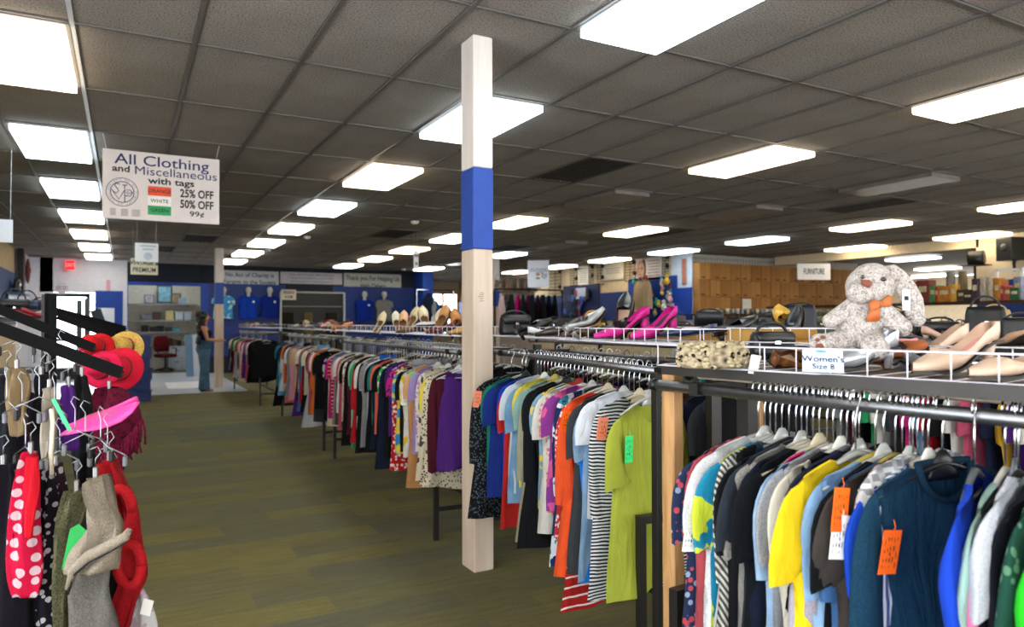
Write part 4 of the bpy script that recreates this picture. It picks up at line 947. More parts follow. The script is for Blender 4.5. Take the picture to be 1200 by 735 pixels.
handbag('small tan suede bag behind the buckled sandal', on2(640, 390, .5, 1.33), yaw_cam(.1), '#a87830', .1, .13, .06, .02)
shoe('black sandal with light straps right of the magenta pumps', on2(815, 400, .5, 1.36), yaw_cam(.5), '#131417', '#3a3632', .06, .25, pitch=-.55)
shoe('black heeled shoe leaning left of the black ankle boots', on2(845, 400, .55, 1.36), yaw_cam(2.7), '#0f1012', '#6a4a2a', .07, .25, pitch=-.4)
shoe('black leather boot lying toe down behind the knitted bag', on2(880, 398, .6, 1.36), yaw_cam(.4), '#15171c', '#2a2a2c', .05, .25, kind='boot', pitch=-1.35)
shoe('yellow and black sandal between the black boots', on2(862, 396, .6, 1.40), yaw_cam(1.5), '#c79a3a', '#8a6a2a', .04, .2, pitch=-.9)
# pale pumps in the basket beyond the pillar
FB = [(437, '#d9c9a2', 'cream pump standing toe up, leftmost of the pale row'), (449, '#d6cdb2', 'pale yellow pump standing toe up beside the leftmost cream one'), (461, '#d9a878', 'peach pump standing toe up in the pale row'), (471, '#c9b48e', 'beige pump with a dark mouth in the pale row'), (483, '#d3c09a', 'tallest cream pump near the blue corner'), (499, '#d8c8b4', 'off-white pump standing toe up right of the white side-lying shoe'), (508, '#c08a50', 'tan pump standing toe up right of the off-white one'), (516, '#b5763c', 'caramel pump with an open toe beside the tan one')]
def onF(px, py, push, z):
    p = at_x(px, 390, 1.95); return (p.x+push*.9, p.y, z)
for n, (px, c, lab) in enumerate(FB):
    shoe(lab, onF(px, 395, .10+.03*(n % 2), 1.40+.03*(n in (3, 4, 6))), yaw_cam(pi/2+.35*((n*2) % 3-1)), c, '#7a5638', .06, .23, pitch=-1.2, group='pale pumps beyond the pillar')
shoe('white flat shoe lying sideways with a brown insole among the pale pumps', onF(489, 396, .1, 1.37), yaw_cam(2.9), '#dcd8d0', '#8a4a2a', .02, .24, kind='flat', roll=.5)
shoe('black pump with a white bow left of the white pillar', onF(528, 396, .12, 1.36), yaw_cam(.5), '#141518', '#5a3a30', .05, .25, pitch=-.6)
shoe('mustard loafer closest to the left side of the pillar', onF(532, 401, .10, 1.33), yaw_cam(pi+.3), '#c29248', '#8a6030', .025, .25, kind='loafer')
shoe('maroon pump under the caramel one', onF(512, 399, .04, 1.33), yaw_cam(pi-.3), '#6a1236', '#3a1020', .05, .24)
shoe('red pointed shoe behind the peach pump', onF(446, 392, .3, 1.40), yaw_cam(.9), '#c21f34', '#6a1a20', .04, .22, pitch=-.7)
shoe('brown sandal left of the white side-lying shoe', onF(477, 397, .04, 1.33), yaw_cam(pi), '#6a4a30', '#8a6a4a', .02, .24, kind='flat')
cols = ['#c9762e', '#e0683a', '#3a2a22', '#1c1c20', '#d9b48a', '#8a5a34', '#d9d2c6', '#5a2a24', '#c23a2a', '#e09a4a', '#2a3040', '#b99a78', '#161618', '#9a8a70', '#d8c9a8', '#7a4a2a', '#c7c2ba', '#3a3a40', '#a8602a', '#e2b23a', '#18181a', '#d96a4a', '#b8a890', '#6a4a3a']
cw_ = {'#c9762e': 'orange-tan', '#e0683a': 'coral', '#3a2a22': 'dark brown', '#1c1c20': 'black', '#d9b48a': 'sand', '#8a5a34': 'brown', '#d9d2c6': 'off-white', '#5a2a24': 'oxblood', '#c23a2a': 'red', '#e09a4a': 'amber', '#2a3040': 'slate', '#b99a78': 'taupe', '#161618': 'black', '#9a8a70': 'khaki', '#d8c9a8': 'cream', '#7a4a2a': 'chestnut', '#c7c2ba': 'pale grey', '#3a3a40': 'charcoal', '#a8602a': 'cognac', '#e2b23a': 'yellow', '#18181a': 'black', '#d96a4a': 'salmon', '#b8a890': 'stone', '#6a4a3a': 'cocoa'}
for n, c in enumerate(cols):
    d = .1+n*.135; (p, r) = along(RGA, RGB, d) if d < 3.4 else along(RGA, RGB, 3.3)
    shoe('%s shoe, %s from the near end of the middle basket' % (cw_[c], ordinal(n+1)), (p[0]+.12+.1*(n % 2), p[1], 1.345), n*1.3, c, '#5a4a3a', [.05, .02, .06][n % 3], .24, pitch=-.5*(n % 3 == 0), group='shoes in the middle basket')
for n in range(10):
    c = cols[(n*5+2) % 24]; (p, r) = along(RHA, RHB, .2+n*.36)
    shoe('%s shoe, %s from the near end of the far basket' % (cw_[c], ordinal(n+1)), (p[0]+.14, p[1], 1.345), n*1.7, c, '#5a4a3a', .03, .24, group='shoes in the far basket')
# ------------------------------------------------------------------ the woman
def skin_obj(name, verts, edges, mat, parent, sub=2, root=0):
    me = bpy.data.meshes.new(name); me.from_pydata([v[0] for v in verts], edges, []); o = bpy.data.objects.new(name, me); COL.objects.link(o); o.parent = parent
    me.materials.append(mat); md = o.modifiers.new('skin', 'SKIN'); md.use_smooth_shade = True
    for i, v in enumerate(verts):
        r = v[1]; me.skin_vertices[0].data[i].radius = (r, r) if not isinstance(r, tuple) else r
    me.skin_vertices[0].data[root].use_root = True
    s = o.modifiers.new('sub', 'SUBSURF'); s.levels = sub; s.render_levels = sub; return o
wo = empty('person', (1.43, 15.85, 0), 0, 'dark-haired woman in navy top and blue jeans browsing at the far rack', 'person')
V = [((0, 0, .90), (.13, .10)), ((0, 0, 1.04), (.115, .085)), ((.0, 0, 1.20), (.135, .09)), ((-.01, 0, 1.32), (.10, .06)), ((.0, 0, 1.39), .045), ((.025, 0, 1.455), .062), ((.035, 0, 1.54), .080), ((.03, 0, 1.60), .055)]
Ed = [(i, i+1) for i in range(7)]
for s in (-1, 1):
    b = len(V); V += [((0, s*.085, .84), .088), ((.02, s*.09, .47), .058), ((-.01, s*.09, .09), .04), ((.09, s*.10, .035), .03), ((.15, s*.105, .03), .022)]
    Ed += [(0, b), (b, b+1), (b+1, b+2), (b+2, b+3), (b+3, b+4)]
    b = len(V); V += [((-.01, s*.155, 1.31), .05), ((.05, s*.19, 1.07), .037), ((.26, s*.14, 1.05), .027), ((.315, s*.13, 1.055), (.012, .03)), ((.35, s*.125, 1.055), (.010, .03))]
    Ed += [(3, b), (b, b+1), (b+1, b+2), (b+2, b+3), (b+3, b+4)]
    for k, (dy, ln) in enumerate(((-.022, .05), (-.008, .06), (.008, .058), (.022, .045))):
        f = len(V); V += [((.365+ln*.5, s*.125+dy, 1.056), .0085), ((.365+ln, s*.125+dy, 1.045), .007)]; Ed += [(b+4, f), (f, f+1)]
    f = len(V); V += [((.325, s*.125-s*.03, 1.05), .010), ((.35, s*.125-s*.045, 1.045), .008)]; Ed += [(b+3, f), (f, f+1)]
SKIN = plain('#b9805f', .5, 0, .4, .04)
skin_obj('body', V, Ed, SKIN, wo)
MB().loft([((0, 0, 1.03), (.125, 0, 0), (0, .14, 0)), ((0, 0, 1.10), (.118, 0, 0), (0, .135, 0)), ((.02, 0, 1.2), (.15, 0, 0), (0, .16, 0)), ((.01, 0, 1.27), (.13, 0, 0), (0, .16, 0))], 22).build('bandeau_top', fab('#141a30'), wo, smooth=True)
jm = MB(); JE = fab('#4a6a86', 'denim', '#5f819c')
jm.loft([((0, 0, 1.06), (.128, 0, 0), (0, .145, 0)), ((0, 0, .95), (.140, 0, 0), (0, .165, 0)), ((-.01, 0, .86), (.145, 0, 0), (0, .175, 0)), ((0, 0, .78), (.12, 0, 0), (0, .16, 0))], 22)
for s in (-1, 1): jm.loft([((-.0, s*.085, .88), (.115, 0, 0), (0, .092, 0)), ((.01, s*.09, .66), (.10, 0, 0), (0, .085, 0)), ((.02, s*.09, .47), (.085, 0, 0), (0, .075, 0)), ((.01, s*.09, .25), (.09, 0, 0), (0, .08, 0)), ((.01, s*.09, .045), (.105, 0, 0), (0, .09, 0))], 18)
jm.build('jeans', JE, wo, smooth=True)
hm_ = MB(); q = random.Random(2)
hm_.ellipsoid((-.02, 0, 1.56), (.105, .10, .095)); hm_.ellipsoid((-.075, 0, 1.44), (.075, .115, .14))
for k in range(46):
    a = q.uniform(.9, 2*pi-.9); z = q.uniform(1.30, 1.63); r = .10-.3*(z-1.5)**2; hm_.ellipsoid((-.035+r*.95*cos(a), r*1.15*sin(a), z), (.034, .034, .04), 8, 6)
hm_.build('hair', plain('#16100e', .45, 0, .5, .2, 60), wo, smooth=True)
MB().ellipsoid((.118, 0, 1.525), (.018, .012, .016), 8, 6).build('nose', SKIN, wo, smooth=True)
for s in (-1, 1):
    MB().ellipsoid((.103, s*.03, 1.55), (.008, .011, .007), 8, 5).build('eye', INK, wo, smooth=True)
    MB().ellipsoid((.0, s*.083, 1.53), (.018, .012, .03), 8, 6).build('ear', SKIN, wo, smooth=True)
MB().ellipsoid((.105, 0, 1.487), (.01, .022, .006), 8, 5).build('mouth', plain('#8a3a38', .5), wo, smooth=True)
for s in (-1, 1): MB().loft([((-.06, s*.1, .03), (.012, 0, .0), (0, .035, .03)), ((.0, s*.1, .04), (.02, 0, 0), (0, .042, .045)), ((.1, s*.105, .03), (.02, 0, 0), (0, .045, .03)), ((.17, s*.108, .02), (.01, 0, 0), (0, .03, .02))], 12).build('shoe', plain('#101216', .4), wo, smooth=True)
t = empty('shoulder_bag', (1.31, 15.70, .98), pi/2, 'black shoulder bag hanging at the woman back', 'bag')
t['label'] = "black shoulder bag hanging at the browsing woman's hip"
MB().loft([((0, 0, 0), (.12, 0, 0), (0, .04, 0)), ((0, 0, .03), (.15, 0, 0), (0, .055, 0)), ((0, 0, .13), (.14, 0, 0), (0, .045, 0)), ((0, 0, .18), (.11, 0, 0), (0, .02, 0))], 18, True, 2.6).build('body', plain('#101012', .4), t, smooth=True)
MB().tube([(-.11, 0, .16), (-.08, .01, .3), (-.02, .03, .38), (.05, .02, .32), (.11, 0, .16)], .008, 6).build('strap', plain('#101012', .4), t, smooth=True)
# ------------------------------------------------------------------ left side: sloping arms with scarves and hats
def strip(pts, thick=.012, n=14, wob=.15, seed=0):
    """cloth strip: pts = (pixel x, pixel y, distance, half width in pixels); stands at that distance with its own thickness"""
    m = MB(); rings = []
    for i, (px, py, t, hw) in enumerate(pts):
        c = at_d(px, py, t); w = hw*t/FPX; ring = []
        for j in range(n):
            a = 2*pi*j/n; ring.append(c + CAMR*(w*cos(a)) + CAMF*(thick*sin(a)*(1+.5*cos(3*a+i*.4+seed)) + thick*1.2*sin(2.5*cos(a)*2+seed+i*.25)*wob*4) + Vector((0, 0, .004*sin(3*a+seed))))
        rings.append(ring)
    return m.skin(rings, True, True)
def smooth_pts(P, n=14):
    out = []
    for k in range(n):
        s = k/(n-1)*(len(P)-1); i = min(int(s), len(P)-2); f = s-i
        a, b = P[i], P[i+1]; p0 = P[max(i-1, 0)]; p3 = P[min(i+2, len(P)-1)]
        out.append(tuple(.5*((2*a[d])+(-p0[d]+b[d])*f+(2*p0[d]-5*a[d]+4*b[d]-p3[d])*f*f+(-p0[d]+3*a[d]-3*b[d]+p3[d])*f**3) for d in range(4)))
    return out
def hung(name, label, cat, pts, mat, thick=.012, hanger=True, seed=0, n=16, group=None, wob=.15):
    m = strip(smooth_pts(pts, n), thick, 16, wob, seed)
    c = at_d(*pts[0][:3]); m.v = [tuple(Vector(v)-c) for v in m.v]
    o = m.build(name, mat, None, c, True); tag(o, label, cat, group)
    if hanger:
        clip = MB().bbox((0, 0, .012), (.012, .014, .035), .003); oc = clip.build('clip', DULL, o)
        MB().tube([(0, 0, .025), (.0, 0, .05), (.012, 0, .065), (.004, 0, .082), (-.012, 0, .075)], .0016, 6).build('hook', DULL, o, smooth=True)
    return o
ARMM = plain('#040404', .75, spec=.12)
def arm_rack(label, ends, post, top=1.46):
    t = empty('display_rack', (post[0], post[1], 0), 0, label, 'rack'); P0 = Vector((post[0], post[1], 0))
    MB().box((0, 0, top/2), (.03, .03, top)).build('post', ARMM, t)
    MB().box((0, 0, .02), (.7, .05, .04)).box((0, 0, .021), (.05, .7, .038)).build('base', BLACKM, t)
    for a, b in ends:
        a, b = Vector(a)-P0, Vector(b)-P0; d = (b-a).normalized(); sd = d.cross(Vector((0, 0, 1))).normalized(); up = sd.cross(d); m = MB()
        m.skin([[p + sd*x*.007 + up*z*.017 for x, z in ((-1, -1), (1, -1), (1, 1), (-1, 1))] for p in (a, b)], True, True); m.build('arm', ARMM, t)
        pk = MB().tube([b-up*.005, b-up*.005+d*.006], .012, 8).build('end_stop', BLACKM, t)
    return t
A2a, A2b = at_d(-90, 352, 1.80), at_d(142, 437, 2.02)
A1a, A1b = at_d(-60, 338, 2.38), at_d(110, 408, 2.62)
arm_rack('black display rack with sloping arms nearest on the left, hung with scarves', ((A2a, A2b),), (A2a.x-.02, A2a.y), 1.49)
arm_rack('second black sloping-arm rack behind the nearest one on the left', ((A1a, A1b),), (A1a.x-.02, A1a.y), 1.56)
q3 = [((65, 366, 4.0), (150, 392, 4.3)), ((60, 362, 4.6), (147, 385, 4.9)), ((68, 370, 3.25), (148, 399, 3.45))]
for n, (a, b) in enumerate(q3):
    a, b = at_d(*a), at_d(*b); arm_rack(['third', 'fourth', 'fifth'][n]+' black sloping-arm rack on the left, toward the exit door', ((a, b),), (a.x-.02, a.y), a.z+.1)
for n, (px, y0, y1, t_) in enumerate(((52, 345, 400, 4.6), (93, 352, 420, 5.0), (102, 350, 420, 5.4), (60, 350, 410, 4.2))):
    a, b = at_d(px, y0, t_), at_d(px, y1, t_); o = MB().box((0, 0, a.z/2), (.03, .03, a.z)).build('rack_post', BLACKM, None, (a.x, a.y, 0)); tag(o, 'black upright post on the left, %s from the left edge' % ordinal(n+1), 'post', 'rack posts on the left')
# nearest hung pieces
hung('fleece_scarf', 'red fleece scarf with white polka dots at the left edge', 'scarf', [(36, 530, 1.92, 7), (32, 560, 1.92, 13), (28, 620, 1.93, 17), (29, 670, 1.93, 19), (30, 699, 1.93, 15)], fab('#c8123c', 'dots', '#d9b9bf', .95), .014, seed=1)
hung('red_strap', 'plain red band lying over the polka dot scarf', 'band', [(38, 536, 1.88, 6), (38, 570, 1.88, 7), (35, 600, 1.88, 6), (33, 630, 1.88, 5)], fab('#e01a2c'), .007, False, seed=2)
o = hung('knitted_scarf', 'olive grey cable-knit scarf with a green tag', 'scarf', [(90, 575, 1.92, 10), (84, 600, 1.92, 14), (76, 640, 1.93, 13), (72, 690, 1.93, 10), (72, 740, 1.93, 9), (72, 790, 1.93, 9)], fab('#45452f', 'knit', '#656348', .9), .02, seed=3, n=20)
c0 = Vector(o.location); tg_ = MB(); PT = [at_d(x, y, 1.86)-c0 for x, y in ((72, 668), (96, 664), (101, 622), (92, 614), (82, 620))]
tg_.v = [tuple(p) for p in PT]+[tuple(p+CAMF*.002) for p in PT]; tg_.f = [(0, 1, 2, 3, 4), (9, 8, 7, 6, 5)]+[(i, i+5, (i+1) % 5+5, (i+1) % 5) for i in range(5)]
g_ = tg_.build('price_tag', plain('#0c8f3a', .6), o); g_['label'] = 'green paper price tag'
wb = hung('wool_wrap', 'beige wool wrap with a folded black-edged brim, left foreground', 'wrap', [(112, 560, 1.86, 6), (118, 590, 1.85, 14), (124, 620, 1.84, 24), (112, 648, 1.83, 32), (106, 668, 1.83, 30)], fab('#8a7d6d', 'knit', '#a39683', .5), .03, seed=4, n=18)
hung('wool_lining', 'grey felt underside hanging below the beige wool wrap', 'wrap', [(108, 655, 1.87, 24), (104, 690, 1.88, 28), (110, 730, 1.88, 30), (112, 800, 1.88, 30)], fab('#5a5650', 'heather', '#77716a'), .02, False, seed=5)
rb = MB()
c0 = at_d(112, 640, 1.80); brim = [at_d(x, y, t_)-c0 for x, y, t_ in ((80, 690, 1.80), (86, 668, 1.79), (104, 652, 1.775), (128, 640, 1.765), (147, 629, 1.765), (152, 620, 1.77))]
rb.tube(brim, [.008, .012, .014, .014, .012, .006], 10); o = rb.build('brim_fold', fab('#8a7d6d', 'knit', '#a39683', .5), wb, smooth=True); o.location = c0-Vector(wb.location)
rb = MB().tube([p+Vector((0, 0, -.014))-CAMF*.002 for p in brim], .0035, 6); o = rb.build('dark_edge', INK, wb, smooth=True); o.location = c0-Vector(wb.location)
o = hung('red_headband', 'red fleece loop scarf twisted beside the beige wool wrap', 'scarf', [(128, 540, 2.0, 8), (134, 565, 2.0, 14), (146, 590, 2.0, 15), (150, 625, 2.0, 13), (150, 650, 2.0, 13), (155, 680, 2.0, 12), (146, 705, 2.0, 12), (138, 740, 2.0, 12)], fab('#8e0f16', 'heather', '#b0181e'), .028, seed=6, n=22)
c0 = Vector(o.location)
for (x, y, rx, ry) in ((140, 600, 15, 27), (152, 662, 14, 24)):
    lp = MB().tube([at_d(x+rx*cos(a), y+ry*sin(a), 1.95)-c0 for a in [2*pi*k/20 for k in range(21)]], .014, 10); lp.build('loop', fab('#a3121a', 'heather', '#c21d24'), o, smooth=True)
hung('white_bag', 'white printed carrier with a paper tag at the bottom left', 'bag', [(160, 690, 2.05, 10), (164, 715, 2.05, 15), (166, 745, 2.05, 18), (166, 800, 2.05, 18)], fab('#d8d5d2', 'print', '#c9a8b4', 1.0), .012, False, seed=7)
o = MB().bbox((0, 0, 0), (.03, .002, .045), .0005).build('paper_tag', WHITE, None, at_d(172, 712, 2.0), False, (0, .25, yaw_cam())); tag(o, 'white paper tag dangling over the white carrier', 'tag')
# pink visor
vz = at_d(118, 487, 2.12); t = empty('sun_visor', vz, yaw_cam(), 'bright pink sun visor hanging by its band on the left', 'visor')
m = MB(); rows = []; up_ = [(74, 507), (88, 494), (104, 486), (120, 481), (136, 477), (150, 472), (163, 469)]; lo_ = [(78, 509), (96, 506), (112, 504), (128, 500), (142, 494), (154, 484), (163, 471)]
for (ux, uy), (lx, ly) in zip(up_, lo_):
    a_, b_ = at_d(ux, uy, 2.16), at_d(lx, ly, 2.06); Mi = (Matrix.Translation(vz) @ Matrix.Rotation(yaw_cam(), 4, 'Z')).inverted()
    rows.append([Mi @ (a_.lerp(b_, k/4) - CAMF*.022*sin(pi*k/4)) for k in range(5)])
m.skin(rows, False); ob = m.build('brim', plain('#e0388a', .5), t, smooth=True); md = ob.modifiers.new('thick', 'SOLIDIFY'); md.thickness = .004
MB().tube([(-.10+.205*s, .03*sin(pi*s)+.004, -.034+.085*s) for s in [k/10 for k in range(11)]], .007, 8).build('band', plain('#e0388a', .6), t, smooth=True)
# maroon fringed scarves and red hats on the second arm
hung('fringed_scarf', 'maroon knitted scarf with a long fringe below the red hats', 'scarf', [(128, 455, 2.6, 12), (132, 475, 2.6, 26), (134, 505, 2.6, 30), (138, 530, 2.6, 26)], fab('#3c0a1a', 'knit', '#6a1230', 2.0), .03, seed=8)
fr_ = bpy.data.objects['fringed_scarf']; c0 = Vector(fr_.location); fm = MB(); q = random.Random(5)
for k in range(46):
    x = 106+k*1.35; y = 500+24*sin(k*.07+.4); fm.tube([at_d(x, y, 2.58)-c0, at_d(x+q.uniform(-3, 3), y+14, 2.57)-c0, at_d(x+q.uniform(-4, 4), y+26+q.uniform(-6, 10), 2.58)-c0], .004, 5)
o = fm.build('fringe', fab('#4a0c20', 'knit', '#7a1436', 2.), fr_, smooth=True); o['kind'] = 'stuff'
def hat(label, px, py, t_, c, r=.12, tilt=1.2, mat=None):
    h = empty('brimmed_hat', at_d(px, py, t_), yaw_cam(), label, 'hat'); h.rotation_euler = (tilt, .25, yaw_cam()); mt = mat or fab(c, 'knit', c, 1.)
    MB().lathe([(.0, .085), (r*.3, .084), (r*.5, .07), (r*.56, .03), (r*.6, .0), (r*.8, -.006), (r, -.012), (r*1.01, -.016), (r*.8, -.011), (r*.58, -.005), (r*.53, .03), (r*.47, .066), (.0, .078)], 28, cap=False).build('crown_and_brim', mt, h, smooth=True)
    MB().lathe([(r*.585, .004), (r*.6, .004), (r*.585, .022), (r*.57, .022)], 28, cap=False).build('hat_band', plain('#7a0f1e', .6), h, smooth=True); return h
RED = fab('#d11a34')
hat('red felt hat with a wide brim hanging at the end of the second arm', 140, 432, 2.75, '#d11a34', .085, 1.35, RED)
hat('bright pink-red hat partly behind the wide red one', 118, 432, 2.62, '#c81640', .07, 1.3, fab('#d81c48'))
hat('red hat half hidden under the second sloping arm', 112, 408, 2.95, '#c81628', .07, 1.2, fab('#c8161e'))
hat('mustard straw hat behind the red hats', 145, 408, 3.1, '#b98a3a', .08, 1.3, fab('#b98a3a', 'knit', '#d9b05a', 1.))
# darker pieces filling the two arms
DK = [(4, 545, 1.95, 26, 250, '#151019', 'black knitted shawl at the far left edge'), (55, 550, 2.0, 13, 210, '#1a1620', 'black and white patterned scarf right of the polka dots'), (66, 545, 2.1, 11, 180, '#33202a', 'dark wine scarf behind the patterned one'), (20, 432, 2.15, 13, 78, '#8a7454', 'tan suede glove bundle hanging high at the left'), (48, 440, 2.2, 9, 110, '#17181a', 'black belt bundle below the near arm'), (58, 455, 2.15, 8, 100, '#b7ab98', 'off-white belt hanging between black ones'), (80, 452, 2.25, 9, 76, '#5a2a86', 'purple strap hanging under the near arm'), (96, 440, 2.4, 10, 120, '#1c1c1f', 'black scarf between the purple strap and the visor'), (104, 530, 2.25, 13, 240, '#141416', 'black coat sleeve behind the knitted scarf'), (132, 560, 2.3, 10, 220, '#1a0c10', 'dark scarf behind the red fleece loop'), (35, 700, 2.1, 30, 90, '#0f0f11', 'black fringed shawl in the bottom left corner'), (92, 690, 2.15, 20, 120, '#17151a', 'black garment behind the olive scarf'), (8, 440, 2.3, 10, 110, '#24262c', 'charcoal scarf under the near arm at the left edge'), (34, 460, 2.35, 9, 90, '#2a1c2e', 'dark plum scarf under the near arm')]
for n, (px, py, t_, hw, ln, c, lab) in enumerate(DK):
    hung('scarf' if 'belt' not in lab and 'strap' not in lab else 'belt', lab, 'scarf' if 'belt' not in lab and 'strap' not in lab else 'belt', [(px, py, t_, hw*.5), (px+1, py+ln*.25, t_, hw), (px-1, py+ln*.6, t_, hw*1.05), (px+2, py+ln, t_, hw*.9)], fab(c, 'speck' if 'patterned' in lab else None, '#c9c2c4', 1.5), .016, True, n)
# chrome hangers dangling under the near arm
for n, (px, py, t_) in enumerate(((8, 465, 2.0), (26, 470, 2.05), (46, 462, 2.05), (64, 470, 2.1), (88, 500, 2.0), (100, 505, 1.98), (118, 512, 1.97), (126, 520, 2.0), (20, 395, 2.5), (48, 405, 2.55), (72, 415, 2.55), (92, 425, 2.6), (30, 520, 1.95), (70, 525, 2.0))):
    c = at_d(px, py, t_); CHR2 = metal('#8a8d92', .3); h = empty('clip_hanger', c, yaw_cam(.5*((n % 3)-1)), 'chrome clip hanger on the left racks, %s in the tangle' % ordinal(n+1), 'hanger', 'chrome hangers on the left racks')
    MB().tube([(.012, 0, .075), (-.004, 0, .085), (-.012, 0, .07), (0, 0, .05), (0, 0, .0), (.0, 0, -.01)], .0016, 6).build('hook', CHR2, h, smooth=True)
    MB().tube([(-.055, 0, -.035), (0, 0, -.008), (.055, 0, -.035)],   .0018, 6).build('bar', CHR2, h, smooth=True)
    for s in (-1, 1): MB().bbox((s*.05, 0, -.05), (.012, .012, .032), .003).build('clip', HM['grey'] if n % 2 else HM['black'], h)
o = MB().bbox((0, 0, 0), (.012, .003, .10), .001).build('ribbon', plain('#35d07a', .5), None, at_d(72, 486, 2.0), False, (0, -.5, yaw_cam())); tag(o, 'bright green plastic ribbon hanging near the pink visor', 'ribbon')
o = MB().tube([(0, 0, .06), (.004, 0, .02), (0, 0, -.06), (.002, 0, -.12)], .006, 6).build('cord', plain('#cfc6ae', .6), None, at_d(60, 505, 1.95), True); tag(o, 'cream plastic loop strap hanging beside the green ribbon', 'strap')
# shelf with bags and shoes, upper left
sx = at_d(25, 372, 6.2); t = empty('display_shelf', (sx.x-.25, sx.y, 0), 0, 'dark shelf unit with shoes and bags, upper left', 'shelf')
for z in (.4, 1.0, 1.44): MB().box((0, 0, z), (.95, .5, .03)).build('shelf_board', BLACKM, t)
for x in (-.45, .45):
    for y in (-.22, .22): MB().box((x, y, .72), (.03, .03, 1.44)).build('post', BLACKM, t)
zs = 1.456; ys = sx.y
def onL(px, dy=0.): p = at_y(px, 360, ys+dy); return (p.x, p.y, zs)
shoe('red high-top shoe on the upper left shelf', onL(28, -.1), .3, '#b01c24', '#2a1a1a', .03, .27, kind='loafer')
shoe('red and cream sandal on the upper left shelf', onL(46, -.1), .2, '#a82028', '#d9c8a8', .05, .26)
handbag('black handbag on the upper left shelf', (onL(16, .1)[0], ys+.1, zs), .2, '#0f0f12', .26, .17, .1, .1)
handbag('navy handbag beside the black one on the upper left shelf', (onL(32, .15)[0], ys+.15, zs), -.1, '#1b2a4a', .22, .16, .1, .1)
handbag('orange plush pouch at the right end of the upper left shelf', (onL(57, .12)[0], ys+.12, zs), .2, '#d0701c', .12, .13, .08, .04)
handbag('brown feathered bag behind the orange pouch', (onL(48, .2)[0], ys+.2, zs), .2, '#5a3220', .16, .17, .09, .03)
shoe('pale grey sneaker on the upper left shelf', onL(10, -.15), .5, '#c6c2b8', '#8a8a86', .02, .27, kind='sneaker')
shoe('white sneaker in the middle of the upper left shelf', onL(38, 0), 2.8, '#d8d6d2', '#9a9a9a', .02, .27, kind='sneaker')
shoe('black shoe at the left edge of the upper left shelf', onL(0, -.1), .5, '#161618', '#3a3a3a', .03, .27, kind='loafer')
handbag('black satchel hung high on the left wall', (XL+.12, 17.9, 2.05), pi/2, '#0d0d10', .5, .28, .14, .12)
t = empty('wall_shelf', (XL+.14, 18.0, 2.03), 0, 'small blue shelf on the left wall under the satchel', 'shelf'); MB().box((0, 0, 0), (.26, 1.6, .03)).build('board', plain('#3a6a9a', .5), t); MB().box((-.1, 0, -.06), (.02, 1.4, .1)).build('bracket', BLACKM, t)
t = empty('wall_mask', (XL+.08, 20.2, 2.66), 0, 'dark red carved mask on the white left wall', 'mask'); MB().ellipsoid((0, 0, 0), (.05, .12, .30), 14, 10).build('face', plain('#5a1a12', .5), t, smooth=True); MB().ellipsoid((.045, 0, .02), (.02, .03, .06), 8, 6).build('nose', plain('#7a2a1a', .5), t, smooth=True)
o = MB().box((0, 0, 0), (.12, .3, 1.0)).build('wall_speaker', BLACKM, None, (XL+.1, 18.75, 2.55)); tag(o, 'tall black speaker on the left wall near the ceiling', 'speaker')
# blue crates stacked in the aisle
cp = at_z(161, 470, 0)
CRB = plain('#142a6a', .45)
for k in range(6):
    t = empty('plastic_crate', (cp.x-.02*(k % 2), cp.y, .2*k), .05*(k % 3), 'blue plastic crate, %s from the floor in the stack by the aisle' % ordinal(k+1), 'crate', 'blue crates stacked by the left aisle')
    m = MB()
    for x in (-.21, .21): m.box((x, 0, .1), (.015, .34, .18))
    for y in (-.165, .165): m.box((0, y, .1), (.41, .015, .18))
    m.build('wall', CRB, t); MB().box((0, 0, .012), (.42, .34, .02)).build('bottom', CRB, t)
    rm = MB()
    for x in (-.22, .22): rm.box((x, 0, .185), (.03, .37, .02))
    for y in (-.175, .175): rm.box((0, y, .185), (.41, .03, .02))
    rm.build('rim', CRB, t)
